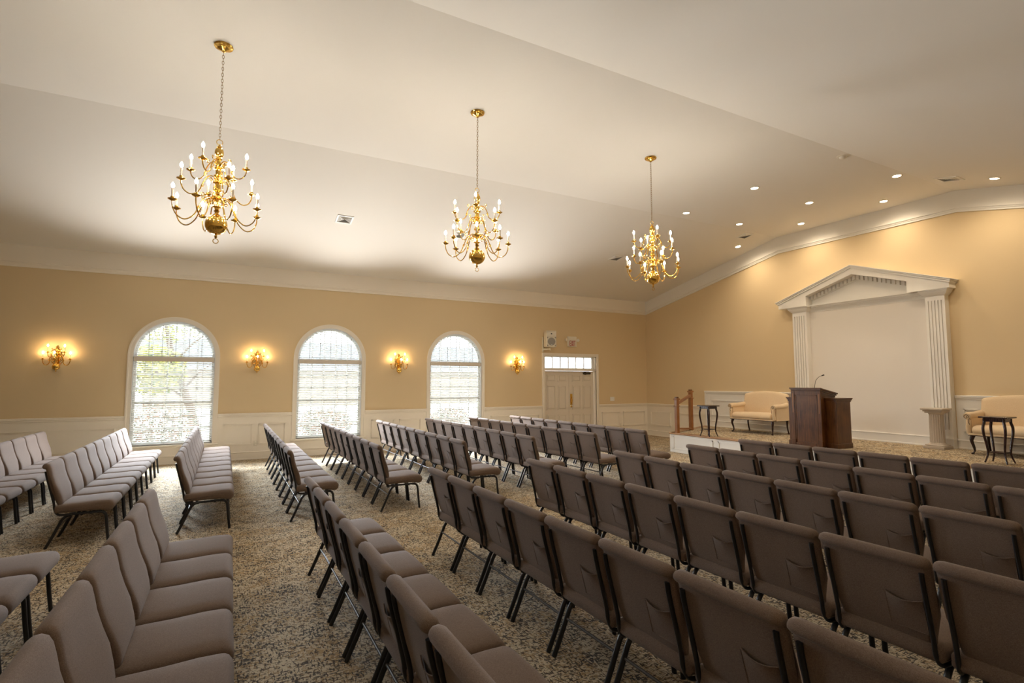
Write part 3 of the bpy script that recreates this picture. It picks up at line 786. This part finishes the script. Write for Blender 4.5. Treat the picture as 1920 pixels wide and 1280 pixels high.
for x, y, h, lb in VENTS:
    r = empty('ceiling_vent'); tag(r, lb, 'vent', 'square ceiling vents'); r.matrix_world = ceil_frame(x, y)
    f = MB()
    for a, b, c, d in ((-h, h, -h, -h + .03), (-h, h, h - .03, h), (-h, -h + .03, -h + .03, h - .03), (h - .03, h, -h + .03, h - .03)): f.bbox(a, b, c, d, -.002, .012, .003)
    f.build('frame', 'ventw', r)
    MB().box(-h + .03, h - .03, -h + .03, h - .03, -.001, .002).build('backing', 'ventd', r)
    sl = MB()
    for k in range(5):
        q = h - .04 - k * .021
        t = .006
        for sx in (-1, 1):
            sl.add([(sx * q, -q, .002), (sx * q, q, .002), (sx * (q - .012), q - .012, .012), (sx * (q - .012), -q + .012, .012)], [(0, 1, 2, 3)])
            sl.add([(-q, sx * q, .002), (q, sx * q, .002), (q - .012, sx * (q - .012), .012), (-q + .012, sx * (q - .012), .012)], [(0, 1, 2, 3)])
    sl.build('louvres', 'ventw', r)

# ------------------------------------------------------------------ wall speaker, exit sign, plates
sp = empty('wall_speaker', (8.02, WY, 2.62)); tag(sp, 'off white loudspeaker mounted high on the wall above the left corner of the doors', 'speaker')
rot = Matrix.Rotation(math.radians(-14), 4, 'Z')
def S_(mb): return mb.xform(Matrix.Translation((0, -.20, 0)) @ rot)
S_(MB().bbox(-.15, .15, -.12, .12, 0, .46, .018)).build('cabinet', 'plast', sp)
hn = MB()
hn.add([(-.125, -.123, .30), (.125, -.123, .30), (.125, -.123, .435), (-.125, -.123, .435), (-.025, -.09, .35), (.025, -.09, .35), (.025, -.09, .385), (-.025, -.09, .385)], [(0, 1, 5, 4), (1, 2, 6, 5), (2, 3, 7, 6), (3, 0, 4, 7)])
for a, b, c, d in ((-.14, .14, .285, .30), (-.14, .14, .435, .448), (-.14, -.125, .285, .448), (.125, .14, .285, .448)): hn.box(a, b, -.128, -.118, c, d)
S_(hn).build('horn', 'plast', sp)
S_(MB().box(-.02, .02, -.1245, -.121, .352, .383)).build('horn_throat', 'dark', sp)
S_(MB().lathe([(.001, 0), (.10, 0), (.112, .004), (.108, .012), (.001, .016)], 28).xform(Matrix.Translation((0, -.120, .15)) @ Matrix.Rotation(PI / 2, 4, 'X'))).build('grille', 'grille', sp, smooth=40)
gp = MB()
for sx in (-1, 1):
    for z in (.045, .255): gp.prism([(sx * .13, z - .025), (sx * .13, z + .025), (sx * .085, z + (.02 if z > .1 else -.02))], -.124, -.119, 'Y')
S_(gp).build('port', 'grille', sp)
S_(MB().box(-.018, .018, -.139, -.134, .055, .068)).build('badge', 'vinyl', sp)
br = MB().bbox(-.15, -.10, -.02, 0, -.12, .30, .004).tube([(-.12, -.02, -.05), (-.02, -.11, -.05), (.02, -.17, -.045)], .022, 10).tube([(.02, -.17, -.09), (.02, -.17, .01)], .016, 10)
br.bbox(-.12, .0, -.06, -.01, -.075, -.03, .005)
br.build('wall_bracket', 'plast', sp, smooth=40)

ex = empty('exit_sign', (8.865, WY, 2.665)); tag(ex, 'white emergency exit sign with red EXIT letters and two lamp heads', 'exit sign')
MB().bbox(-.15, .15, -.075, 0, 0, .30, .008).build('housing', 'plast', ex)
def letter_boxes(ch, x, w, z0, h, t, y):
    b = MB()
    def bar(p, q, tt=t): 
        p = Vector((p[0], y, p[1])); q = Vector((q[0], y, q[1])); d = (q - p).normalized(); s = Vector((-d.z, 0, d.x)) * tt / 2
        b.add([p + s, p - s, q - s, q + s, p + s + Vector((0, .004, 0)), p - s + Vector((0, .004, 0)), q - s + Vector((0, .004, 0)), q + s + Vector((0, .004, 0))], [(0, 1, 2, 3), (4, 7, 6, 5), (0, 4, 5, 1), (1, 5, 6, 2), (2, 6, 7, 3), (3, 7, 4, 0)])
    if ch == 'E':
        bar((x + t / 2, z0), (x + t / 2, z0 + h)); [bar((x, z), (x + w, z)) for z in (z0 + t / 2, z0 + h / 2, z0 + h - t / 2)]
    if ch == 'X': bar((x + t / 3, z0), (x + w - t / 3, z0 + h)); bar((x + w - t / 3, z0), (x + t / 3, z0 + h))
    if ch == 'I': bar((x + w / 2, z0), (x + w / 2, z0 + h))
    if ch == 'T': bar((x, z0 + h - t / 2), (x + w, z0 + h - t / 2)); bar((x + w / 2, z0), (x + w / 2, z0 + h))
    return b
lt = MB()
for chh, x, w in (('E', -.100, .044), ('X', -.046, .058), ('I', .020, .020), ('T', .050, .056)): lt.merge(letter_boxes(chh, x, w, .022, .155, .015, -.080))
o = lt.build('lettering', 'red', ex); o['label'] = 'red letters EXIT'
for sx in (-1, 1):
    lh = MB().tube([(sx * .15, -.04, .19), (sx * .19, -.05, .19)], .014, 8)
    lh.lathe([(.001, -.03), (.03, -.03), (.043, -.005), (.046, .025), (.040, .03), (.001, .026)], 18, (0, 0, 0)).v
    k = len(lh.v)
    head = MB().lathe([(.001, -.03), (.03, -.03), (.043, -.005), (.046, .025), (.040, .03), (.001, .026)], 18).xform(Matrix.Translation((sx * .205, -.06, .195)) @ Matrix.Rotation(PI / 2, 4, 'X') @ Matrix.Rotation(-sx * .5, 4, 'Y'))
    arm = MB().tube([(sx * .148, -.04, .19), (sx * .19, -.05, .19)], .014, 8)
    arm.merge(head).build('lamp_head', 'plast', ex, smooth=40)
swt = MB().bbox(-.08, .08, -.008, 0, -.06, .06, .003)
o = empty('light_switch', (10.354, WY, 1.137)); tag(o, 'white light switch plate on the tan wall right of the doors', 'switch')
swt.build('plate', 'ventw', o); MB().bbox(-.05, -.02, -.013, -.006, -.033, .033, .002).build('rocker', 'ventw', o); MB().bbox(.02, .05, -.013, -.006, -.033, .033, .002).build('rocker', 'ventw', o)
for x, lb in ((.637, 'power outlet in the wainscot between the first and second windows from left'), (10.68, 'power outlet in the wainscot to the right of the double doors')):
    o = empty('power_outlet', (x, WY - .008, .335)); tag(o, lb, 'outlet', 'outlets in the wainscot')
    MB().bbox(-.035, .035, -.007, 0, -.057, .057, .002).build('plate', 'plast', o)
    for z in (-.025, .025): MB().bbox(-.016, .016, -.010, -.006, z - .015, z + .015, .002).build('socket', 'trim', o)

# ------------------------------------------------------------------ podium
pd_ = empty('podium', (9.55, 6.20, FH)); tag(pd_, 'dark walnut podium with a lower wing on each side, standing on the stage', 'podium')
H1, H0 = 1.085, .985       # front and back height of the slanting top
b = MB()
b.prism([(0.02, 0.0), (0.46, 0.0), (0.46, H0 - .045), (0.02, H1 - .045)], -.26, .26, 'Y')
b.build('body', 'pod', pd_)
fp = MB()
for sy in (-1, 1):
    fp.bbox(-.005, .03, sy * .255 - .035, sy * .255 + .035, .0, H1 - .05, .004)
    fp.bbox(-.018, .03, sy * .255 - .042, sy * .255 + .042, .0, .13, .004)
fp.bbox(0, .03, -.23, .23, .955, H1 - .05, .003); fp.bbox(-.012, .03, -.23, .23, .0, .075, .004)
fp.build('front_frame', 'pod', pd_)
for sy in (-1, 1): MB().box(-.007, .0, sy * .255 - .010, sy * .255 + .010, .62, .98).build('inlay_groove', 'oak', pd_)
pn = MB().bbox(.006, .025, -.20, .20, .085, .945, .004)
for a, b2, c, d in ((-.215, .215, .075, .09), (-.215, .215, .94, .955), (-.215, -.195, .075, .955), (.195, .215, .075, .955)): pn.box(.0, .022, a, b2, c, d)
pn.build('front_panel', 'pod', pd_)
tp = MB()
for o_, dz0, dz1 in ((.012, -.075, -.045), (.028, -.045, -.018), (.045, -.018, .006)):
    tp.prism([(0.02 - o_, H1 + dz0), (0.02 - o_, H1 + dz1), (0.46 + o_, H0 + dz1), (0.46 + o_, H0 + dz0)], -.26 - o_, .26 + o_, 'Y')
tp.build('slanted_top', 'pod', pd_)
for sy in (-1, 1):
    y0, y1 = sorted((sy * .26, sy * .465))
    w = MB().bbox(.17, .60, y0, y1, 0, .87, .004)
    w.bbox(.155, .615, y0 - (.012 if sy < 0 else 0), y1 + (.012 if sy > 0 else 0), 0, .085, .006)
    for o_, za, zb_ in ((.010, .83, .86), (.022, .86, .885), (.032, .885, .905)):
        w.bbox(.17 - o_, .60 + o_, y0 - (o_ if sy < 0 else 0), y1 + (o_ if sy > 0 else 0), za, zb_, .003)
    w.build('side_wing', 'pod', pd_)
mi = empty('gooseneck_microphone', (9.78, 6.17, FH + 1.052)); tag(mi, 'thin black gooseneck microphone standing on the podium top', 'microphone')
MB().lathe([(.001, 0), (.022, 0), (.022, .006), (.008, .012), (.001, .02)], 14).build('base', 'black', mi, smooth=40)
MB().tube(smooth_path([(0, 0, .01), (.01, -.01, .10), (.025, -.02, .17), (.07, -.05, .235), (.12, -.085, .265)]), .0042, 6).build('gooseneck', 'black', mi, smooth=60)
MB().tube([(.115, -.08, .262), (.15, -.105, .277)], [.009, .013], 10).build('microphone_head', 'black', mi, smooth=60)

# ------------------------------------------------------------------ settees
def cushion(prof, ys, inset_fn, name, material, parent, smooth=50, ywarp=None):
    """closed XZ profile swept over ys; inset_fn(i)->inward offset"""
    n = len(prof); P = [Vector(p) for p in prof]
    nor = []
    area = sum(P[i].x * P[(i + 1) % n].y - P[(i + 1) % n].x * P[i].y for i in range(n))
    for i in range(n):
        t = (P[(i + 1) % n] - P[i - 1]).normalized(); nn = Vector((-t.y, t.x)); nor.append(nn if area > 0 else -nn)
    vs = []
    for k, y in enumerate(ys):
        ins = inset_fn(k)
        for i in range(n):
            p = P[i] + nor[i] * ins
            yy_, pz = (y, p.y) if ywarp is None else ywarp(y, p.x, p.y)
            vs.append((p.x, yy_, pz))
    fs = []
    for k in range(len(ys) - 1):
        for i in range(n): fs.append((k * n + i, k * n + (i + 1) % n, (k + 1) * n + (i + 1) % n, (k + 1) * n + i))
    fs += [tuple(range(n)), tuple((len(ys) - 1) * n + i for i in range(n - 1, -1, -1))]
    return MB().add(vs, fs).build(name, material, parent, smooth=smooth)
def settee(loc, label):
    """faces -X; origin centred at floor; local x = depth from front (0) to back (0.72)"""
    r = empty('settee', loc); tag(r, label, 'settee', 'cream settees on the stage')
    hw = .525
    ys = [-hw, -hw + .01, -hw + .03] + [-.3, 0, .3] + [hw - .03, hw - .01, hw]
    ins = [.035, .012, 0, 0, 0, 0, 0, .012, .035]
    cushion([(.02, .345), (-.015, .37), (-.02, .40), (-.01, .435), (.03, .465), (.10, .478), (.50, .47), (.58, .45), (.58, .345)], ys, lambda k: ins[k], 'seat', 'damask', r,
            ywarp=lambda y, x, z: (y, z + (.012 * (1 - (y / hw) ** 2) if z > .44 else 0)))
    MB().bbox(.0, .62, -.57, .57, .315, .348, .006).build('seat_rail', 'damask', r)
    MB().box(-.004, .62, -.575, .575, .308, .318).build('welt', 'mahog', r)
    bh = []
    def hump(y):
        t = min(1, abs(y) / .60); return .905 + .075 * (1 - t ** 2.2) - (.02 if t > .96 else 0)
    ysb = [-.585, -.575, -.555] + [-.5 + .1 * k for k in range(11)] + [.555, .575, .585]
    insb = [.03, .012, 0] + [0] * 11 + [0, .012, .03]
    prof = [(.49, .34), (.475, .45), (.49, .60), (.515, .74), (.54, .86), (.555, .90), (.58, .915), (.61, .90), (.615, .86), (.615, .34)]
    cushion(prof, ysb, lambda k: insb[k], 'backrest', 'damask', r, ywarp=lambda y, x, z: (y, z if z < .6 else .6 + (z - .6) * (hump(y) - .6) / .315))
    for sy in (-1, 1):
        y = sy * .575
        # arm: panel below, roll on top, scrolled front
        a = MB().prism([(y - .035, .32), (y + .035, .32), (y + .045 * (1 if sy > 0 else .5), .62), (y - .045 * (1 if sy < 0 else .5), .62)], .08, .58, 'X')
        a.tube([(.02, y + sy * .01, .625), (.07, y + sy * .012, .632), (.30, y + sy * .012, .635), (.52, y, .66)], [.05, .058, .058, .06], 14)
        fc = smooth_path([(.055, y - sy * .0, .345), (.035, y, .44), (.03, y - sy * .005, .50), (.04, y, .56)], 4)
        a.tube(fc, .036, 12)
        a.build('arm', 'damask', r, smooth=50)
        sc_ = MB().tube([(.0 - .012, y + sy * .01 + sy * q, z) for q, _, z in spiral(.0, .615, .042, -PI * .9, 1.25, -1)], .0045, 5)
        sc_.tube(smooth_path([(-.008, y - sy * .035, .60), (-.012, y - sy * .018, .54), (.0, y - sy * .03, .49)], 4), .004, 5)
        sc_.build('arm_scroll_trim', 'mahog', r, smooth=50)
    for sy in (-1, 1):
        y = sy * .52
        pts = smooth_path([(.05, y, .335), (.035, y + sy * .018, .27), (.03, y + sy * .022, .22), (.05, y + sy * .004, .12), (.055, y, .06), (.035, y + sy * .01, .028), (.02, y + sy * .014, .012)], 4)
        n = len(pts); rad = [.036 - .022 * min(1, i / (n * .62)) + (.010 if i > n * .85 else 0) for i in range(n)]
        MB().tube(pts, rad, 10).build('leg', 'mahog', r, smooth=50)
        pts = smooth_path([(.575, y, .33), (.575, y, .2), (.595, y, .10), (.63, y, .0)], 4)
        MB().tube(pts, [.024 - .006 * i / len(pts) for i in range(len(pts))], 4).build('leg', 'mahog', r, smooth=20)
    return r
settee((10.84, 8.40, FH), 'cream damask settee on the stage, left of the podium')
settee((10.93, 3.72, FH), 'cream damask settee on the stage at the right edge of the picture')

# ------------------------------------------------------------------ tall plant tables
def side_table(loc, label):
    r = empty('tall_side_table', loc); tag(r, label, 'side table', 'tall mahogany side tables on the stage')
    H = .685; a = .125
    MB().bbox(-.17, .17, -.17, .17, H - .022, H, .006).build('tabletop', 'mahog', r)
    ap = MB()
    for s_ in (-1, 1): ap.bbox(-.125, .125, s_ * .115 - .008, s_ * .115 + .008, H - .075, H - .022, .002); ap.bbox(s_ * .115 - .008, s_ * .115 + .008, -.125, .125, H - .075, H - .022, .002)
    ap.build('apron', 'mahog', r)
    for sx in (-1, 1):
        for sy in (-1, 1):
            p = smooth_path([(sx * .115, sy * .115, H - .03), (sx * .115, sy * .115, H - .09), (sx * .128, sy * .128, H - .16), (sx * .125, sy * .125, H - .26), (sx * .105, sy * .105, H - .42), (sx * .098, sy * .098, .17), (sx * .105, sy * .105, .10), (sx * .13, sy * .13, .01)], 4)
            n = len(p); MB().tube(p, [.019 if i < n * .35 else .019 - .006 * (i / n - .35) / .65 * 1.5 for i in range(n)], 8).build('leg', 'mahog', r, smooth=50)
    MB().bbox(-.10, .10, -.10, .10, .155, .170, .003).build('lower_shelf', 'mahog', r)
side_table((9.435, 8.385, FH), 'tall dark side table with curved legs at the left end of the stage')
side_table((10.09, 3.60, FH), 'tall dark side table with curved legs in front of the right hand settee')

# ------------------------------------------------------------------ fluted pedestal
pe = empty('fluted_pedestal', (11.385, 4.93, FH)); tag(pe, 'short white fluted column pedestal standing in front of the right pilaster', 'pedestal')
H = .725
MB().bbox(-.165, .165, -.165, .165, 0, .05, .006).bbox(-.145, .145, -.145, .145, .05, .075, .01).build('plinth', 'plaster', pe)
n = 80; sh = []
for z, rr in ((.075, .128), (.09, .122), (.11, .113), (H - .12, .108), (H - .10, .115), (H - .09, .122)):
    sh.append((z, rr))
mb = MB(); vs = []
for z, rr in sh:
    for k in range(n):
        a = 2 * PI * k / n; f = (1 if .1 < z < H - .11 else 0) * .008 * (1 if k % 4 in (1, 2) else 0)
        vs.append(((rr - f) * math.cos(a), (rr - f) * math.sin(a), z))
fs = [(i * n + k, i * n + (k + 1) % n, (i + 1) * n + (k + 1) % n, (i + 1) * n + k) for i in range(len(sh) - 1) for k in range(n)]
mb.add(vs, fs + [tuple(range(n)), tuple((len(sh) - 1) * n + k for k in range(n))]).build('fluted_shaft', 'plaster', pe, smooth=25)
MB().bbox(-.13, .13, -.13, .13, H - .09, H - .065, .006).bbox(-.15, .15, -.15, .15, H - .065, H - .035, .006).bbox(-.175, .175, -.175, .175, H - .035, H, .005).build('capital', 'plaster', pe)

# ------------------------------------------------------------------ stage handrail
hr = empty('stage_handrail', (9.46, 9.34, FH)); tag(hr, 'oak handrail with two square newel posts at the left corner of the stage', 'handrail')
nx, ny = .88, .40
def newel(x, y, h):
    m_ = MB().bbox(x - .042, x + .042, y - .042, y + .042, 0, h - .20, .006)
    m_.bbox(x - .058, x + .058, y - .058, y + .058, h - .215, h - .195, .006)
    m_.bbox(x - .040, x + .040, y - .040, y + .040, h - .195, h - .06, .004)
    m_.bbox(x - .060, x + .060, y - .060, y + .060, h - .06, h - .035, .006); m_.bbox(x - .052, x + .052, y - .052, y + .052, h - .035, h - .02, .004)
    o = m_.build('newel_post', 'oak', hr)
    MB().bbox(x - .036, x + .036, y - .036, y + .036, h - .02, h + .012, .006).build('newel_cap', 'pod', o)
newel(0, 0, .835); newel(nx, ny, 1.0)
d2 = Vector((nx, ny, 0)).normalized(); s2 = Vector((-d2.y, d2.x, 0))
def bar(z0, z1, w, h_):
    p, q = Vector((0, 0, z0)) + d2 * .04, Vector((nx, ny, z1)) - d2 * .04
    vs = [P_ + s2 * sg * w / 2 + Vector((0, 0, hh)) for P_ in (p, q) for sg, hh in ((-1, 0), (1, 0), (1, h_), (-1, h_))]
    return MB().add(vs, [(0, 1, 2, 3), (7, 6, 5, 4), (0, 4, 5, 1), (1, 5, 6, 2), (2, 6, 7, 3), (3, 7, 4, 0)])
bar(.665, .83, .055, .055).build('sloping_rail', 'oak', hr)
bar(.075, .02, .05, .04).build('bottom_rail', 'oak', hr)

# ------------------------------------------------------------------ chairs
SP = .532
def make_chair():
    """faces +X; origin on the floor under the top rear edge of the back, at the middle of its width"""
    r = empty('stacking_chair')
    hw = .258
    ys = [-hw, -hw + .005, -hw + .016, -hw + .035, -.14, 0, .14, hw - .035, hw - .016, hw - .005, hw]
    ins = [.024, .012, .004, 0, 0, 0, 0, 0, .004, .012, .024]
    prof = [(.125, .335), (.48, .335)] + [(.548 + .053 * math.cos(a), .372 + .053 * math.sin(a)) for a in [math.radians(-100 + 190 * k / 9) for k in range(10)]] + [(.46, .426), (.32, .418), (.20, .416), (.13, .412), (.112, .395), (.112, .35)]
    cushion(prof, ys, lambda k: ins[k], 'seat', 'fabric', r, ywarp=lambda y, x, z: (y, z + (.010 * (1 - (y / hw) ** 2) if z > .40 else 0)))
    # backrest: roll along the top, lumbar swell, sides drawn in near the foot
    bp = [(.130, .402), (.105, .46), (.078, .56), (.052, .66), (.032, .752), (.024, .776), (.010, .780), (-.001, .789), (-.005, .803), (-.001, .819), (.012, .831), (.034, .834), (.055, .824), (.068, .80),
          (.078, .76), (.090, .70), (.112, .63), (.140, .56), (.160, .49), (.168, .44), (.164, .412), (.150, .400)]
    def taper(y, x, z):
        f = 1.0
        if z < .60: t = (.60 - z) / .15; t = min(1, t); f = 1 - .15 * (t * t * (3 - 2 * t))
        if z > .80: f = 1 - .012 * ((z - .80) / .038)
        return (y * f, z)
    cushion(bp, ys, lambda k: ins[k] * .85, 'backrest', 'fabric', r, ywarp=taper)
    bk = [o for o in r.children if o.name.startswith('backrest')][0]
    # pocket on the rear of the back, mouth sagging open
    pk = MB(); n = 8; vs = []
    def rear(z): return .105 + (.46 - z) * .0 + (.46 - z) * .27
    for j in range(6):
        z = .455 + .16 * j / 5
        for i in range(n + 1):
            u = i / n; y = -.205 + .165 * u; sag = math.sin(PI * u)
            zz = z - (.018 * sag * (j / 5) ** 3)
            out_ = .003 + .016 * sag * (j / 5) ** 2
            vs.append((rear(zz) - out_, y, zz))
    fs = [(j * (n + 1) + i, j * (n + 1) + i + 1, (j + 1) * (n + 1) + i + 1, (j + 1) * (n + 1) + i) for j in range(5) for i in range(n)]
    pk.add(vs, fs)
    pk.tube([vs[5 * (n + 1) + i] for i in range(n + 1)], .0028, 5)
    pk.tube([vs[j * (n + 1)] for j in range(6)], .0018, 4); pk.tube([vs[j * (n + 1) + n] for j in range(6)], .0018, 4); pk.tube([vs[i] for i in range(n + 1)], .0018, 4)
    pk.build('pocket', 'pocketf', bk, smooth=60)
    for s in (-1, 1):
        y = s * .235; yr = s * .222
        # upright of the back running down and forward under the seat
        p = smooth_path([(.026, yr, .755), (.036, yr, .70), (.075, yr, .55), (.102, yr, .44), (.112, yr, .375), (.138, yr + s * .006, .326), (.190, y, .316), (.30, y, .318), (.50, y, .320)], 4)
        MB().tube(p, .0115, 8).build('side_frame', 'black', r, smooth=60)
        p = smooth_path([(.46, y, .318), (.505, y, .312), (.530, y, .285), (.538, y, .24), (.550, y, .12), (.565, y, .0)], 4)
        MB().tube(p, .0140, 8, flat=1.15).build('leg', 'black', r, smooth=60)
        p = smooth_path([(.255, y, .312), (.215, y, .305), (.180, y, .270), (.155, y, .215), (.105, y, .10), (.058, y, .0)], 4)
        MB().tube(p, .0140, 8, flat=1.15).build('leg', 'black', r, smooth=60)
    MB().tube([(.150, -.24, .205), (.150, .24, .205)], .0080, 8).build('stretcher', 'steel', r, smooth=60)
    MB().tube([(.135, -.225, .350), (.135, .225, .350)], .010, 6).build('crossbar', 'black', r, smooth=60)
    MB().bbox(.40, .425, -.25, .25, .305, .318, .003).bbox(.22, .245, -.25, .25, .305, .318, .003).build('seat_support', 'black', r)
    return r
ordn = ['', 'first', 'second', 'third', 'fourth', 'fifth', 'sixth', 'seventh', 'eighth', 'ninth', 'tenth']
proto = make_chair(); used = False
# (X of the row, Y of its window-side end, skew in degrees, chairs)
FAR = [(6.204, 11.678, .44), (5.107, 11.687, 1.13), (4.040, 11.706, .30), (2.918, 11.646, .07), (1.765, 11.63, -.16), (.705, 11.66, -.2), (-.455, 11.70, 0.0), (-1.56, 11.70, 0), (-2.64, 11.55, 0)]
NEAR = [(6.473, 5.256, 2.47), (5.356, 5.165, -.63), (4.093, 5.092, -.81), (2.863, 5.025, -.12), (1.744, 4.972, -.12), (.635, 4.972, -.13), (-.495, 4.985, -.6), (-1.605, 5.10, 0)]
def rows(tab, block, near):
    global used
    for ri, (X, Y, ph) in enumerate(tab):
        ph = math.radians(ph)
        for k in range(9):
            x = X + math.sin(ph) * SP * (k + .5); y = Y - math.cos(ph) * SP * (k + .5)
            if x < -1 and near and k > 3: continue          # out of the picture, behind the camera
            if near and ri == 6 and k > 7: continue
            o = proto if not used else copy_tree(proto)
            used = True
            o.location = (x, y, 0); o.rotation_euler = (0, 0, ph + math.radians(random.uniform(-.5, .5)))
            q = (k + 1) if near else (9 - k)
            pos = ['', 'aisle-end', 'second from aisle', 'third from aisle', 'fourth from aisle', 'fifth from aisle', 'sixth from aisle', 'seventh from aisle', 'eighth from aisle', 'ninth from aisle'][q]
            lb = 'taupe padded chair, %s, in the %s block\'s %s row from the stage' % (pos, block, ordn[ri + 1])
            tag(o, lb, 'chair', 'chairs of the %s block, %s row from the stage' % (block, ordn[ri + 1]))
rows(FAR, 'window-side', False)
rows(NEAR, 'near', True)

# ------------------------------------------------------------------ outside the windows
MB().box(-40, 60, WY + .3, 70, -.32, -.30).build('ground_left', 'ground', kind='structure')
def leaves(name, material, parent, n, fn, size, seed):
    rnd = random.Random(seed); mb = MB()
    for _ in range(n):
        c = Vector(fn(rnd)); a = Vector((rnd.uniform(-1, 1), rnd.uniform(-1, 1), rnd.uniform(-1, 1))).normalized(); b_ = a.orthogonal().normalized(); s = size * rnd.uniform(.6, 1.3)
        mb.add([c - a * s, c - b_ * s * .45, c + a * s, c + b_ * s * .45], [(0, 1, 2, 3)])
    return mb.build(name, material, parent)
def blob(cx, cy, cz, rx, ry, rz):
    def f(rnd):
        while True:
            p = Vector((rnd.uniform(-1, 1), rnd.uniform(-1, 1), rnd.uniform(-1, 1)))
            if .35 < p.length < 1: return (cx + p.x * rx, cy + p.y * ry, cz + p.z * rz)
    return f
tr_ = empty('garden_tree', (-.88, 21.8, -.3)); tag(tr_, 'leaning tree with yellow green leaves outside the leftmost window', 'tree')
tk = MB().tube(smooth_path([(.1, 0, 0), (-.05, 0, .7), (-.25, 0, 1.4), (-.62, 0, 2.4), (-.9, .1, 3.6), (-1.1, .2, 5)]), [.17, .17, .16, .16, .15, .15, .14, .14, .13, .13, .13, .12, .12, .12, .11, .11, .10, .10, .09, .09, .08, .08, .07, .07, .06, .06], 10)
for (z, dx, dz) in ((1.3, -.9, .6), (1.7, .8, .9), (2.1, -1.2, .3), (2.6, 1.1, 1.2)):
    tk.tube([(-.25 - (z - 1.4) * .37, 0, z), (-.25 - (z - 1.4) * .37 + dx * .5, .1, z + dz * .6), (-.25 - (z - 1.4) * .37 + dx, .2, z + dz)], [.05, .035, .015], 6)
tk.build('trunk', 'bark', tr_, smooth=60)
leaves('foliage', 'leafg', tr_, 1700, blob(-1.25, -.3, 2.35, 1.0, .9, .85), .085, 5)
leaves('upper_foliage', 'leafg', tr_, 1500, blob(-1.2, .4, 4.4, 1.8, 1.5, 1.1), .08, 6)
for (x, y, w, h, lb, sd) in ((-1.75, 18.2, 1.2, 1.3, 'red tinged shrub outside the leftmost window', 11), (2.9, 18.2, .9, 1.1, 'red tinged shrub outside the middle window', 12), (7.2, 18.2, .8, 1.0, 'red tinged shrub outside the window nearest the doors', 13)):
    s_ = empty('garden_shrub', (x, y, -.3)); tag(s_, lb, 'shrub', 'shrubs outside the windows')
    mb = MB()
    rn = random.Random(sd)
    for k in range(9): mb.tube([(rn.uniform(-.1, .1), rn.uniform(-.1, .1), 0), (rn.uniform(-.5, .5) * w, rn.uniform(-.4, .4), h * rn.uniform(.6, .95))], [.012, .005], 5)
    mb.build('stems', 'bark', s_)
    leaves('foliage', 'leafr', s_, 2200, blob(0, 0, h * .52, w, .55, h * .52), .055, sd)
hs = empty('neighbouring_house', (4, 45, -.3)); tag(hs, 'pale low house with a grey roof across the street, seen through the blinds', 'building')
MB().box(-9, 22, 0, 8, 0, 3.0).build('walls', 'brick', hs)
MB().prism([(-.6, 2.9), (4, 5.4), (8.6, 2.9)], -9.6, 22.6, 'X').build('roof', 'roof', hs)
